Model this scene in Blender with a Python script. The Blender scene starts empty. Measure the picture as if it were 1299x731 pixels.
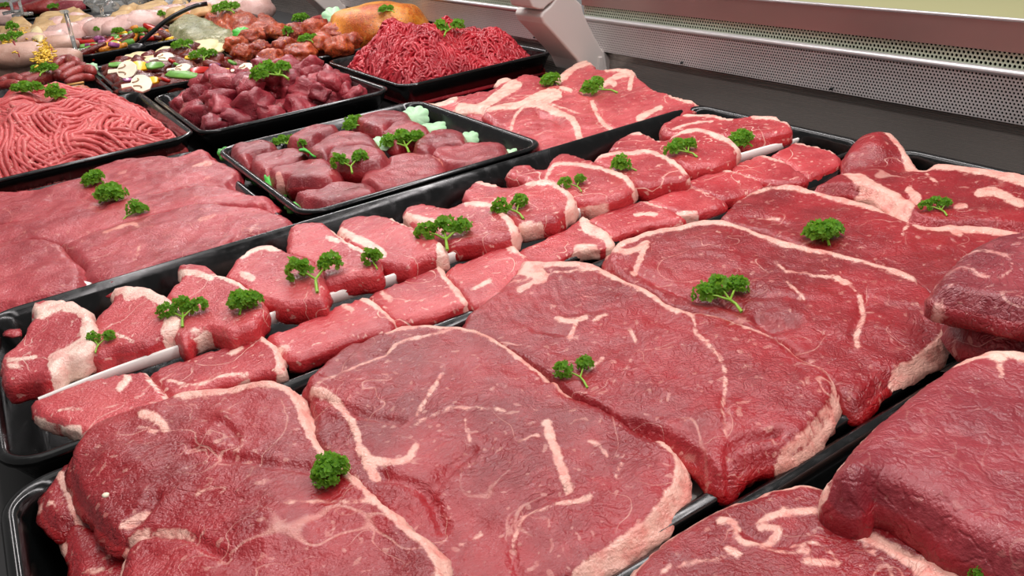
import bpy, bmesh, math, random
import numpy as np
from mathutils import Vector, Matrix, noise, geometry
from mathutils.bvhtree import BVHTree
C = bpy.context.scene.collection
U = 0.28            # metres per layout unit
RNG = random.Random(7)
# ------------------------------------------------------------------ camera solve
P0 = np.array([649.5, 365.5]); VA = np.array([2606, -380.]); VB = np.array([-90, -85.])
F = math.sqrt(-np.dot(VA - P0, VB - P0))
def cv(x, y): return np.array([x - P0[0], -(y - P0[1]), -F])
A_ = cv(*VA); A_ /= np.linalg.norm(A_); B_ = cv(*VB); B_ /= np.linalg.norm(B_); Z_ = np.cross(A_, B_); Z_ /= np.linalg.norm(Z_)
R = np.array([A_, B_, Z_])
def hit(x, y, z0=0., tx=0., ty=0., xc=0., yc=0.):
    d = R @ cv(x, y); t = (z0 - tx*xc - ty*yc - 1.0)/(d[2] - tx*d[0] - ty*d[1])
    return np.array([d[0]*t, d[1]*t, 1.0 + d[2]*t])
def hit_y(x, y, Y): d = R @ cv(x, y); t = Y/d[1]; return np.array([d[0]*t, Y, 1 + d[2]*t])
def hit_x(x, y, X): d = R @ cv(x, y); t = X/d[0]; return np.array([X, d[1]*t, 1 + d[2]*t])
def proj(p):
    c = (np.asarray(p, float) - np.array([0, 0, 1.0])) @ R
    return np.stack([P0[0] + c[..., 0]*F/-c[..., 2], P0[1] - c[..., 1]*F/-c[..., 2]], -1), -c[..., 2]
VW = dict(p=(0, 0, 1.), a=(350, 380, 2.083), b=(0, 450, 2.165), c=(700, 100, 2.15), d=(750, 400, 2.208), e=(0, 300, 2.436),
          f=(400, 130, 2.52), g=(0, 170, 3.1775), h=(240, 0, 2.706), k=(260, 100, 4.3), v=(560, 260, 4.3), w=(620, 140, 2.824),
          s=(0, 350, 4.3), r=(1000, 100, 3.656), n=(530, 70, 3.608), j=(0, 0, 3.608), l=(0, 0, 6.495), m=(180, 0, 6.495), o=(340, 0, 5.905),
          q=(0, 60, 9.99), u=(110, 50, 9.99), x=(180, 70, 3.82), y=(330, 0, 9.28), t=(640, 0, 6.495))
def px(view, pts):
    x0, y0, s = VW[view]; return [(x0 + p[0]/s, y0 + p[1]/s) for p in pts]
# ------------------------------------------------------------------ materials
def lin(r, g, b):
    f = lambda c: (c/255)/12.92 if c/255 <= .04045 else ((c/255 + .055)/1.055)**2.4
    return (f(r), f(g), f(b), 1)
class N:
    def __init__(s, name):
        s.m = bpy.data.materials.new(name); s.m.use_nodes = True; s.t = s.m.node_tree; s.b = s.t.nodes['Principled BSDF']
    def n(s, ty, **kw):
        o = s.t.nodes.new(ty)
        for k, v in kw.items():
            if k in o.inputs.keys(): 
                s.put(o.inputs[k], v)
            else: setattr(o, k, v)
        return o
    def put(s, sock, v):
        if isinstance(v, bpy.types.NodeSocket): s.t.links.new(v, sock)
        else: sock.default_value = v
    def math(s, op, a, b=0., c=None, clamp=False):
        o = s.t.nodes.new('ShaderNodeMath'); o.operation = op; o.use_clamp = clamp
        s.put(o.inputs[0], a); s.put(o.inputs[1], b)
        if c is not None: s.put(o.inputs[2], c)
        return o.outputs[0]
    def mix(s, f, a, b):
        o = s.t.nodes.new('ShaderNodeMix'); o.data_type = 'RGBA'; s.put(o.inputs[0], f); s.put(o.inputs[6], a); s.put(o.inputs[7], b); return o.outputs[2]
    def ss(s, v, a, b, lo=0., hi=1.):
        o = s.t.nodes.new('ShaderNodeMapRange'); o.interpolation_type = 'SMOOTHSTEP'
        s.put(o.inputs[0], v); s.put(o.inputs[1], a); s.put(o.inputs[2], b); s.put(o.inputs[3], lo); s.put(o.inputs[4], hi); return o.outputs[0]
    def noise(s, vec, scale, det=3., rough=.55, dist=0.):
        o = s.t.nodes.new('ShaderNodeTexNoise'); s.put(o.inputs['Vector'], vec); o.inputs['Scale'].default_value = scale
        o.inputs['Detail'].default_value = det; o.inputs['Roughness'].default_value = rough; o.inputs['Distortion'].default_value = dist; return o
    def vadd(s, a, b, sc=None):
        if sc is not None:
            q = s.t.nodes.new('ShaderNodeVectorMath'); q.operation = 'SCALE'; s.put(q.inputs[0], b); q.inputs[3].default_value = sc; b = q.outputs[0]
        o = s.t.nodes.new('ShaderNodeVectorMath'); o.operation = 'ADD'; s.put(o.inputs[0], a); s.put(o.inputs[1], b); return o.outputs[0]
    def bump(s, h, st, dist, prev=None):
        o = s.t.nodes.new('ShaderNodeBump'); o.inputs['Strength'].default_value = st; o.inputs['Distance'].default_value = dist
        s.put(o.inputs['Height'], h)
        if prev is not None: s.put(o.inputs['Normal'], prev)
        return o.outputs[0]
    def coord(s):
        tc = s.t.nodes.new('ShaderNodeTexCoord'); oi = s.t.nodes.new('ShaderNodeObjectInfo')
        k = s.math('MULTIPLY', oi.outputs['Random'], 7.3)
        cb = s.t.nodes.new('ShaderNodeCombineXYZ'); s.put(cb.inputs[0], k); s.put(cb.inputs[1], k); s.put(cb.inputs[2], k)
        return s.vadd(tc.outputs['Object'], cb.outputs[0]), oi.outputs['Random']
    def set(s, **kw):
        for k, v in kw.items(): s.put(s.b.inputs[k.replace('_', ' ')], v)
        return s.m
def meat_mat(name, dark, mid, pale, fat, vein=.5, crack=.0, grain=.6, rough=.34, speck=0., sc1=(60, 45, 25), sc2=(225, 120, 40)):
    m = N(name); v, rnd = m.coord()
    big = m.noise(v, 14, 3, .6).outputs[0]
    med = m.noise(v, 60, 4, .65, .8).outputs[0]
    fine = m.noise(v, 420, 3, .7).outputs[0]
    base = m.mix(m.ss(big, .36, .66), lin(*dark), lin(*mid))
    base = m.mix(m.math('MULTIPLY', m.ss(med, .48, .72), .36), base, lin(*pale))
    base = m.mix(m.math('MULTIPLY', m.ss(fine, .5, .75), .2), base, lin(*pale))
    sd = m.n('ShaderNodeAttribute', attribute_name='side').outputs['Fac']
    base = m.mix(m.math('MULTIPLY', sd, .5), base, lin(min(255, mid[0]+6), max(0, mid[1]-34), max(0, mid[2]-32)))
    # thin connective veins
    wv = m.noise(v, 22, 2, .5); w3 = m.vadd(v, wv.outputs['Color'], .022)
    n1 = m.noise(w3, 15, 1, .4).outputs[0]
    n2 = m.noise(m.vadd(w3, (3.3, 1.7, .4)), 27, 1.5, .5).outputs[0]
    l1 = m.ss(m.math('ABSOLUTE', m.math('SUBTRACT', n1, .5)), .001, .006, 1., 0.)
    l2 = m.ss(m.math('ABSOLUTE', m.math('SUBTRACT', n2, .52)), .001, .006, 1., 0.)
    k1 = m.ss(m.noise(v, 17, 1).outputs[0], .50, .64); k2 = m.ss(m.noise(m.vadd(v, (9., 2., 5.)), 20, 1).outputs[0], .5, .62)
    veins = m.math('MULTIPLY', m.math('MAXIMUM', m.math('MULTIPLY', l1, k1), m.math('MULTIPLY', l2, k2)), vein)
    # short flecks of marbling
    fl = m.noise(m.vadd(w3, (1., 8., 2.)), 190, 1, .4).outputs[0]
    flk = m.math('MULTIPLY', m.ss(fl, .66, .73), vein*.7)
    at = m.n('ShaderNodeAttribute', attribute_name='fat').outputs['Fac']
    jag = m.math('MULTIPLY', m.math('SUBTRACT', m.noise(v, 150, 4, .65).outputs[0], .5), .005)
    fatm = m.ss(m.math('ADD', at, jag), -.0007, .0009)
    mask = m.math('MAXIMUM', m.math('MAXIMUM', veins, flk), fatm)
    fatc = m.mix(m.ss(m.noise(v, 90, 3, .6).outputs[0], .40, .72), lin(*fat), lin(min(255, fat[0]-12), fat[1]-38, fat[2]-34))
    col = m.mix(mask, base, fatc)
    if speck:
        sp = m.ss(m.noise(v, 330, 1).outputs[0], .64, .68); sp2 = m.ss(m.noise(m.vadd(v, (5., 5., 1.)), 260, 1).outputs[0], .66, .7)
        col = m.mix(m.math('MULTIPLY', sp, speck), col, lin(*sc1)); col = m.mix(m.math('MULTIPLY', sp2, speck), col, lin(*sc2))
    h = m.math('ADD', m.math('MULTIPLY', med, .42), m.math('MULTIPLY', fine, .16))
    st = m.noise(v, 1, 1)
    mp = m.n('ShaderNodeMapping'); m.put(mp.inputs['Vector'], w3); mp.inputs['Scale'].default_value = (40, 190, 120); mp.inputs['Rotation'].default_value = (0, 0, .7)
    fib = m.noise(mp.outputs[0], 1., 3, .6).outputs[0]
    h = m.math('ADD', h, m.math('MULTIPLY', fib, .5))
    h = m.math('SUBTRACT', h, m.math('MULTIPLY', veins, .12))
    if crack:
        if crack > .5:
            vo = m.n('ShaderNodeTexVoronoi', feature='DISTANCE_TO_EDGE'); vo.inputs['Scale'].default_value = 70
            m.put(vo.inputs['Vector'], m.vadd(v, m.noise(v, 45, 3, .6).outputs['Color'], .022))
            ce = m.ss(vo.outputs['Distance'], .0, .11); zone = .75
        else:
            mq = m.n('ShaderNodeMapping'); m.put(mq.inputs['Vector'], m.vadd(v, wv.outputs['Color'], .05)); mq.inputs['Scale'].default_value = (95, 190, 120)
            ce = m.ss(m.math('ABSOLUTE', m.math('SUBTRACT', m.noise(mq.outputs[0], 1., 2, .5).outputs[0], .5)), .0, .055)
            zone = m.ss(m.noise(v, 15, 1).outputs[0], .40, .62)
        h = m.math('ADD', h, m.math('MULTIPLY', m.math('MULTIPLY', ce, zone), crack))
    nb = m.bump(h, grain, .0028)
    ro = m.ss(m.noise(v, 120, 2).outputs[0], .3, .7, rough-.07, rough+.12)
    ro = m.math('ADD', ro, m.math('MULTIPLY', fatm, .12))
    nb2 = m.bump(m.noise(v, 520, 2, .6).outputs[0], .6, .0011, nb)
    m.set(Base_Color=col, Roughness=ro, Normal=nb2, Coat_Weight=.36, Coat_Roughness=.08, Coat_Normal=nb2)
    m.b.inputs['Specular IOR Level'].default_value = .36
    return m.m
M = {}
M['beef'] = meat_mat('beef_lean', (124, 16, 24), (154, 28, 36), (178, 54, 58), (226, 174, 158), .5, .16, .7)
M['beef_dark'] = meat_mat('beef_dark_lean', (110, 18, 26), (140, 30, 38), (168, 62, 66), (226, 178, 165), .4, .14, .55)
M['chop'] = meat_mat('pink_chop', (166, 46, 54), (192, 70, 74), (208, 102, 100), (238, 204, 188), .6, .1, .75)
M['chop_red'] = meat_mat('red_chop', (158, 38, 46), (190, 64, 68), (210, 106, 104), (236, 192, 176), .9, .0, .6)
M['flat'] = meat_mat('flat_beef', (150, 44, 52), (182, 68, 74), (200, 104, 102), (222, 158, 142), .5, .15, .5)
M['fillet'] = meat_mat('fillet_beef', (116, 28, 36), (154, 46, 52), (178, 76, 80), (216, 150, 138), .25, .0, .6)
M['roast'] = meat_mat('roast_beef', (128, 34, 44), (154, 50, 58), (176, 78, 82), (232, 190, 172), .15, .51, .32, .4)
M['roast_dark'] = meat_mat('dark_roast_beef', (112, 26, 36), (146, 50, 58), (176, 90, 92), (214, 160, 150), .6, .3, .6)
M['neck'] = meat_mat('neck_steak', (164, 52, 58), (194, 76, 80), (214, 120, 116), (232, 188, 170), .8, .0, .7)
M['cube'] = meat_mat('stew_beef', (126, 28, 42), (160, 50, 60), (188, 86, 94), (220, 156, 152), .4, .4, .8)
M['mince'] = meat_mat('pink_mince', (180, 56, 58), (206, 86, 86), (228, 142, 132), (240, 186, 172), .6, .0, .5, .5)
M['mince_red'] = meat_mat('red_mince', (150, 14, 30), (184, 30, 44), (196, 48, 58), (232, 130, 130), .45, .0, .4, .42)
M['marinade'] = meat_mat('red_marinade', (136, 34, 14), (186, 76, 36), (214, 128, 84), (226, 160, 120), .3, .4, 1., .28, 1.)
M['orange'] = meat_mat('orange_crust', (176, 70, 8), (226, 146, 30), (236, 186, 90), (240, 200, 120), .1, .0, .8, .34, .8)
M['sausage'] = meat_mat('red_sausage', (118, 26, 24), (156, 48, 44), (190, 92, 84), (206, 140, 120), .5, .0, .8, .3)
M['chicken'] = meat_mat('raw_chicken', (204, 160, 150), (222, 184, 174), (234, 206, 198), (240, 222, 210), .0, .0, .4, .28)
M['rolled'] = meat_mat('rolled_chicken', (186, 142, 124), (208, 168, 150), (226, 196, 180), (236, 214, 196), .2, .0, .5, .34)
M['breaded'] = meat_mat('bread_crumb', (186, 146, 94), (212, 176, 122), (230, 202, 158), (236, 204, 160), .0, .0, 1.0, .6)
M['herb'] = meat_mat('herb_fish', (120, 122, 76), (166, 160, 118), (196, 190, 150), (224, 216, 186), .5, .4, .9, .3, 1., (58, 84, 30), (96, 116, 50))
M['stew'] = meat_mat('glazed_stew_meat', (74, 14, 8), (116, 30, 18), (150, 58, 40), (190, 110, 90), .2, .0, .9, .22)
def plain(name, c, rough=.5, metal=0., bump=0., sc=200, var=0., **kw):
    m = N(name); v, r = m.coord(); col = lin(*c)
    if var:
        col = m.mix(m.ss(m.noise(v, 60, 3).outputs[0], .35, .65), lin(*[max(0, q*(1-var)) for q in c]), lin(*[min(255, q*(1+var)) for q in c]))
    m.set(Base_Color=col, Roughness=rough, Metallic=metal, **kw)
    if bump: m.set(Normal=m.bump(m.noise(v, sc, 3).outputs[0], bump, .001))
    return m.m
# black glossy tray, faintly smeared with moisture
m = N('black_melamine'); v, r = m.coord()
sm = m.noise(v, 28, 4, .7, 1.2).outputs[0]
m.set(Base_Color=m.mix(m.ss(sm, .5, .8), lin(8, 9, 9), lin(20, 20, 22)), Roughness=m.ss(sm, .35, .8, .12, .34))
M['tray'] = m.m
M['deck'] = plain('black_deck', (10, 10, 10), .5)
M['paper'] = plain('white_paper', (236, 232, 226), .55, bump=.2, sc=80)
M['stem'] = plain('parsley_stem', (128, 168, 52), .45, var=.15)
m = N('parsley_leaf'); v, r = m.coord()
m.set(Base_Color=m.mix(m.ss(m.noise(v, 160, 3).outputs[0], .35, .68), lin(76, 140, 30), lin(150, 204, 66)), Roughness=.42, Normal=m.bump(m.noise(v, 600, 2).outputs[0], .5, .001))
tr = m.n('ShaderNodeBsdfTranslucent'); tr.inputs[0].default_value = lin(150, 205, 60); mx_ = m.n('ShaderNodeMixShader'); mx_.inputs[0].default_value = .35
m.t.links.new(m.b.outputs[0], mx_.inputs[1]); m.t.links.new(tr.outputs[0], mx_.inputs[2]); m.t.links.new(mx_.outputs[0], m.t.nodes['Material Output'].inputs[0])
M['leaf'] = m.m
M['lettuce'] = plain('green_garnish', (70, 170, 60), .4, var=.15)
M['lettuce_pale'] = plain('pale_green_garnish', (170, 214, 168), .45, var=.06)
M['bracket'] = plain('cream_plastic', (206, 198, 192), .42, bump=.15, sc=900)
M['bracket_dark'] = plain('grey_rubber', (110, 106, 100), .5)
M['cheese'] = plain('yellow_cheese', (240, 196, 60), .45)
M['ivory'] = plain('mushroom_flesh', (236, 226, 200), .5, var=.04)
M['gill'] = plain('mushroom_gill', (170, 138, 104), .6)
M['yellow'] = plain('yellow_pepper', (240, 184, 20), .25)
M['red'] = plain('red_pepper', (176, 28, 18), .22)
M['green'] = plain('green_pepper', (104, 160, 66), .25, var=.1)
M['onion'] = plain('red_onion', (150, 84, 130), .25, var=.3)
M['potato'] = plain('pale_slice', (226, 206, 156), .5, var=.06)
M['stick'] = plain('wooden_skewer', (206, 150, 80), .6)
M['twine'] = plain('red_twine', (150, 30, 50), .6)
M['black_plastic'] = plain('black_plastic', (18, 18, 20), .25)
m = N('clear_acrylic'); m.set(Base_Color=(.93, .95, .92, 1), Roughness=.06, Transmission_Weight=.85, IOR=1.46); M['clear'] = m.m
# brushed steel
def steel(name, c, rough, holes=0., pitch=.0040, sy=1, met=1.):
    m = N(name); tc = m.n('ShaderNodeTexCoord'); mp = m.n('ShaderNodeMapping'); m.put(mp.inputs[0], tc.outputs['Object']); mp.inputs['Scale'].default_value = (6, 3, 900)
    n = m.noise(mp.outputs[0], 1, 3, .6).outputs[0]
    big = m.noise(tc.outputs['Object'], 5, 2).outputs[0]
    m.set(Base_Color=m.mix(big, lin(*c), lin(*[q*.8 for q in c])), Metallic=met, Roughness=m.ss(n, .3, .7, rough-.05, rough+.08), Normal=m.bump(n, .15, .0006))
    if holes:
        sp = m.n('ShaderNodeSeparateXYZ'); m.put(sp.inputs[0], tc.outputs['Object'])
        v = m.math('DIVIDE', sp.outputs[2], pitch*.866); row = m.math('FLOOR', v); par = m.math('MULTIPLY', m.math('FLOORED_MODULO', row, 2.), .5)
        u = m.math('SUBTRACT', m.math('FRACT', m.math('ADD', m.math('DIVIDE', sp.outputs[1], pitch*sy), par)), .5)
        w = m.math('MULTIPLY', m.math('SUBTRACT', m.math('FRACT', v), .5), .866)
        d = m.math('SQRT', m.math('ADD', m.math('MULTIPLY', u, u), m.math('MULTIPLY', w, w)))
        m.set(Alpha=m.ss(d, holes-.03, holes+.03))
    return m.m
M['steel'] = steel('brushed_steel', (196, 186, 178), .24, met=.6)
M['steel_light'] = steel('bright_rail_steel', (232, 228, 228), .34, met=.6)
M['perf'] = steel('perforated_steel', (232, 226, 224), .5, .31, met=.5)
M['perf2'] = steel('perforated_steel_wide', (200, 208, 184), .45, .33, .0048, met=.5)
M['steel_brown'] = steel('upper_brushed_steel', (176, 146, 140), .34, met=.7)
M['ledge'] = plain('olive_ledge', (158, 156, 112), .45)
# ------------------------------------------------------------------ object helpers
def tagset(o, label=None, cat=None, group=None, kind=None):
    if label: o['label'] = label
    if cat: o['category'] = cat
    if group: o['group'] = group
    if kind: o['kind'] = kind
    return o
def build(name, verts, faces, mat, parent=None, smooth=True, centre=True, attr=None, side=None, scale=U):
    """verts in layout units -> one mesh object whose origin sits at its footprint"""
    V = np.asarray(verts, float)*scale
    o0 = np.zeros(3)
    if centre and parent is None:
        o0 = np.array([V[:, 0].mean(), V[:, 1].mean(), V[:, 2].min()])
    elif parent is not None: o0 = np.array(parent.location)
    me = bpy.data.meshes.new(name); me.from_pydata([tuple(p) for p in (V - o0)], [], faces); me.update()
    bm = bmesh.new(); bm.from_mesh(me); bmesh.ops.recalc_face_normals(bm, faces=bm.faces[:]); bm.to_mesh(me); bm.free()
    if smooth: me.polygons.foreach_set('use_smooth', [True]*len(me.polygons))
    if attr is None: attr = np.full(len(V), -.03)
    if len(V):
        a = me.attributes.new('fat', 'FLOAT', 'POINT'); a.data.foreach_set('value', np.asarray(attr, np.float32))
    if side is not None:
        a = me.attributes.new('side', 'FLOAT', 'POINT'); a.data.foreach_set('value', np.asarray(side, np.float32))
    me.materials.append(M[mat] if isinstance(mat, str) else mat)
    o = bpy.data.objects.new(name, me); C.objects.link(o)
    if parent is not None: o.parent = parent
    else: o.location = o0
    return o
def empty(name, loc, label, cat, group=None):
    o = bpy.data.objects.new(name, None); C.objects.link(o); o.location = np.asarray(loc)*U; o.empty_display_size = .01
    return tagset(o, label, cat, group)
class MB:
    def __init__(s): s.v = []; s.f = []
    def add(s, V, Fc): k = len(s.v); s.v += [tuple(p) for p in V]; s.f += [tuple(i + k for i in q) for q in Fc]
    def box(s, x0, x1, y0, y1, z0, z1):
        s.add([(x, y, z) for x in (x0, x1) for y in (y0, y1) for z in (z0, z1)], [(0, 1, 3, 2), (4, 6, 7, 5), (0, 4, 5, 1), (2, 3, 7, 6), (0, 2, 6, 4), (1, 5, 7, 3)])
    def tube(s, pts, r, n=8, cap=True):
        pts = [np.asarray(p, float) for p in pts]; L = len(pts); rr = r if hasattr(r, '__len__') else [r]*L
        V = []; prev = None
        for i in range(L):
            t = pts[min(i+1, L-1)] - pts[max(i-1, 0)]; t /= (np.linalg.norm(t) + 1e-9)
            if prev is None:
                prev = np.cross(t, (0, 0, 1.)); 
                if np.linalg.norm(prev) < .1: prev = np.cross(t, (1., 0, 0))
            a = prev - t*np.dot(prev, t); a /= (np.linalg.norm(a) + 1e-9); b = np.cross(t, a); prev = a
            for j in range(n):
                w = 2*math.pi*j/n; V.append(pts[i] + rr[i]*(a*math.cos(w) + b*math.sin(w)))
        Fc = [(i*n + j, i*n + (j+1) % n, (i+1)*n + (j+1) % n, (i+1)*n + j) for i in range(L-1) for j in range(n)]
        if cap: Fc += [tuple(range(n)), tuple(range((L-1)*n, L*n))]
        s.add(V, Fc)
    def prism(s, poly, axis, a, b):
        n = len(poly); mk = {0: lambda p, t: (t, p[0], p[1]), 1: lambda p, t: (p[0], t, p[1]), 2: lambda p, t: (p[0], p[1], t)}[axis]
        s.add([mk(p, a) for p in poly] + [mk(p, b) for p in poly], [tuple(range(n)), tuple(range(n, 2*n))] + [(i, (i+1) % n, n + (i+1) % n, n + i) for i in range(n)])
    def out(s, name, mat, parent=None, **kw): return build(name, s.v, s.f, mat, parent, **kw)
def bevelled(o, w, seg=3):
    b = o.modifiers.new('bevel', 'BEVEL'); b.width = w*U; b.segments = seg; b.limit_method = 'ANGLE'; b.angle_limit = math.radians(35); return o
def catmull(P, step, closed=True):
    P = [np.asarray(p, float) for p in P]; n = len(P); out = []
    for i in range(n if closed else n-1):
        if closed: a, b, c, d = P[i-1], P[i], P[(i+1) % n], P[(i+2) % n]
        else: a, b, c, d = P[max(i-1, 0)], P[i], P[i+1], P[min(i+2, n-1)]
        k = max(1, int(np.linalg.norm(c-b)/step))
        for j in range(k):
            t = j/k; out.append(.5*((2*b) + (c-a)*t + (2*a-5*b+4*c-d)*t*t + (3*b-a-3*c+d)*t**3))
    if not closed: out.append(P[-1])
    return out
def segdist(Q, L, closed=False):
    Q = np.asarray(Q, float); L = np.asarray(L, float); best = np.full(len(Q), 1e9); n = len(L)
    for i in range(n if closed else n-1):
        a = L[i]; b = L[(i+1) % n]; d = b-a; t = np.clip(((Q-a) @ d)/(d @ d + 1e-12), 0, 1); best = np.minimum(best, np.linalg.norm(Q - a - t[:, None]*d, axis=1))
    return best
def inside(Q, L):
    Q = np.asarray(Q); L = np.asarray(L); c = np.zeros(len(Q), bool); n = len(L)
    for i in range(n):
        a = L[i]; b = L[(i+1) % n]; m = ((a[1] > Q[:, 1]) != (b[1] > Q[:, 1]))
        xx = (b[0]-a[0])*(Q[:, 1]-a[1])/((b[1]-a[1]) + 1e-15) + a[0]; c ^= (m & (Q[:, 0] < xx))
    return c
def nz(x, y, s, seed=0.): return noise.noise(Vector((x*s + seed, y*s + seed*1.7, seed*.37)))
SLABS = []
def slab(name, label, cat, view, pts, z=.05, th=.065, tx=0., ty=0., fat=(), crease=(), lumps=(), h=.012, mat='beef', amp=.010, r=.4, group=None, bulge=.012, jag=.004, fw=.72, raw=None):
    """a cut of meat lying on its (tilted) plane: outline, domed edges, side wall, underside, and a per-vertex fat distance"""
    P = px(view, pts) if raw is None else None
    sd = RNG.uniform(0, 50)
    c0 = np.mean(P, 0) if raw is None else None
    cc = hit(c0[0], c0[1], z) if raw is None else np.array([np.mean([p[0] for p in raw]), np.mean([p[1] for p in raw]), z])
    if raw is None: W = [hit(p[0], p[1], z, tx, ty, cc[0], cc[1])[:2] for p in P]
    else: W = [np.array(p[:2], float) for p in raw]
    O = catmull(W, h*.9)
    # resample evenly
    O = np.array(O); seg = np.linalg.norm(np.roll(O, -1, 0)-O, axis=1); cum = np.concatenate([[0], np.cumsum(seg)]); n = max(16, int(cum[-1]/h))
    tt = np.linspace(0, cum[-1], n, endpoint=False); O2 = np.concatenate([O, O[:1]]); O = np.stack([np.interp(tt, cum, O2[:, k]) for k in (0, 1)], 1)
    tan = np.roll(O, -1, 0) - np.roll(O, 1, 0); nor = np.stack([tan[:, 1], -tan[:, 0]], 1); nor /= np.linalg.norm(nor, axis=1)[:, None] + 1e-9
    area = .5*np.sum(O[:, 0]*np.roll(O[:, 1], -1) - np.roll(O[:, 0], -1)*O[:, 1])
    if area < 0: nor = -nor
    O = O + nor*np.array([jag*(nz(p[0], p[1], 22, sd) + .6*nz(p[0], p[1], 55, sd)) for p in O])[:, None]
    lo = O.min(0); hi = O.max(0); G = []
    j = 0; y = lo[1]
    while y < hi[1]:
        G += [(x, y) for x in np.arange(lo[0] + (h/2 if j % 2 else 0), hi[0], h)]; y += h*.866; j += 1
    G = np.array(G) if G else np.zeros((0, 2))
    if len(G):
        G = G[inside(G, O)]
        if len(G): G = G[segdist(G, O, True) > h*.55]
    allp = [Vector(p) for p in O] + [Vector(p) for p in G]
    vv, ee, ff, *_ = geometry.delaunay_2d_cdt(allp, [], [list(range(n))], 1, 1e-7)
    Q = np.array([tuple(p) for p in vv]); nt = len(Q)
    bd = segdist(Q, O, True)
    pl = z + tx*(Q[:, 0]-cc[0]) + ty*(Q[:, 1]-cc[1])
    pp, dep = proj(np.stack([Q[:, 0], Q[:, 1], pl], 1))
    rr = min(r*th, .05); e = np.clip(bd/rr, 0, 1); edge = -rr*(1 - np.sqrt(np.clip(1-(1-e)**2, 0, 1)))
    nn = np.array([nz(p[0], p[1], 4, sd) + .55*nz(p[0], p[1], 10, sd+3) + .28*nz(p[0], p[1], 26, sd+9) for p in Q])
    fine = np.array([nz(p[0], p[1], 60, sd+5) for p in Q])
    zt = pl + edge + amp*nn + amp*.16*fine
    field = np.full(nt, -.03)
    for ln in fat:
        L, w = ln[0], ln[1]; vw = ln[2] if len(ln) > 2 else view
        Lp = np.array(catmull(px(vw, L), 6, False)) if len(L) > 2 else np.array(px(vw, L)); d = segdist(pp, Lp); fld = (w*.5*fw - d)*dep/F*U
        # narrow the strip near both ends
        field = np.maximum(field, np.clip(fld, -.03, .03)); zt += .004*np.clip(fld/.003, -.0, 1)
    for ln in crease:
        L, w, dp = ln[:3]; vw = ln[3] if len(ln) > 3 else view
        d = segdist(pp, np.array(catmull(px(vw, L), 5, False)) if len(L) > 2 else np.array(px(vw, L))); zt -= dp*np.exp(-(d/w)**2)
    for (x, y, w, hh) in lumps:
        q = np.array(px(view, [(x, y)])[0]); d = np.linalg.norm((pp-q)*np.array([1, 1.6]), axis=1); zt += hh*np.exp(-(d/w)**2)
    V = [(Q[i, 0], Q[i, 1], zt[i]) for i in range(nt)]; Fc = [tuple(f) for f in ff]; att = list(field)
    # outline vertices come first in the triangulation
    ring = list(range(n)); levels = [(.05, bulge*.35), (.25, bulge*.9), (.5, bulge), (.75, bulge*.6), (.93, -.002), (1., -.014)]
    prev = ring
    for k, (t, off) in enumerate(levels):
        cur = []
        for i in range(n):
            x, y = Q[i]; zz = zt[i] - (th-rr)*t
            bl = off + (bulge*.8*nz(x, y, 14, sd + k*1.1) + .006*nz(x, y, 34, sd+k) + .003*nz(x, y, 80, sd+k*3) if 0 < k < 5 else 0)
            cur.append(len(V)); V.append((x + nor[i, 0]*bl, y + nor[i, 1]*bl, zz)); att.append(min(.03, field[i] + .0014) if field[i] > -.002 else field[i])
        Fc += [(prev[i], cur[i], cur[(i+1) % n], prev[(i+1) % n]) for i in range(n)]; prev = cur
    Fc.append(tuple(prev))
    REC.append(dict(V=V, F=Fc, att=att, side=[0.]*nt + [1.]*(len(V)-nt), O=O, z=z, tx=tx, ty=ty, c=cc, th=th, name=name, label=label, cat=cat, group=group, mat=mat)); return None
REC = []
def settle():
    def pz(r, x, y): return r['z'] + r['tx']*(x-r['c'][0]) + r['ty']*(y-r['c'][1])
    for r in REC: r['A'] = np.array(r['V']); r['box'] = (r['O'].min(0), r['O'].max(0))
    for i in range(len(REC)):
        for j in range(i+1, len(REC)):
            a, b = REC[i], REC[j]
            if (a['box'][0] > b['box'][1]).any() or (b['box'][0] > a['box'][1]).any(): continue
            ia = inside(a['A'][:, :2], b['O']); ib = inside(b['A'][:, :2], a['O'])
            if ia.sum() + ib.sum() < 4: continue
            Q = np.concatenate([a['A'][ia], b['A'][ib]]); mx, my = Q[:, 0].mean(), Q[:, 1].mean()
            up, lo, sel = (a, b, ib) if pz(a, mx, my) > pz(b, mx, my) else (b, a, ia)
            if not sel.any(): continue
            T = lo['A']; k = np.where(sel)[0]; d = segdist(T[k, :2], up['O'], True)
            lim = pz(up, T[k, 0], T[k, 1]) - up['th'] - .004
            top = T[k, 2]; base = pz(lo, T[k, 0], T[k, 1]) - lo['th']
            frac = np.clip((top - base)/lo['th'], 0, 1.2)           # keep the order of top and underside
            room = np.maximum(lim - np.minimum(base, lim - .012), .012)
            w = np.clip(d/.02, 0, 1); new = np.minimum(top, np.minimum(base, lim-.012) + frac*room)
            T[k, 2] = np.maximum(top*(1-w) + new*w, -.128)
    for r in REC:
        o = build(r['name'], r['A'], r['F'], r['mat'], attr=r['att'], side=r['side']); tagset(o, r['label'], r['cat'], r['group']); SLABS.append(o)
    REC.clear()
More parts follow.
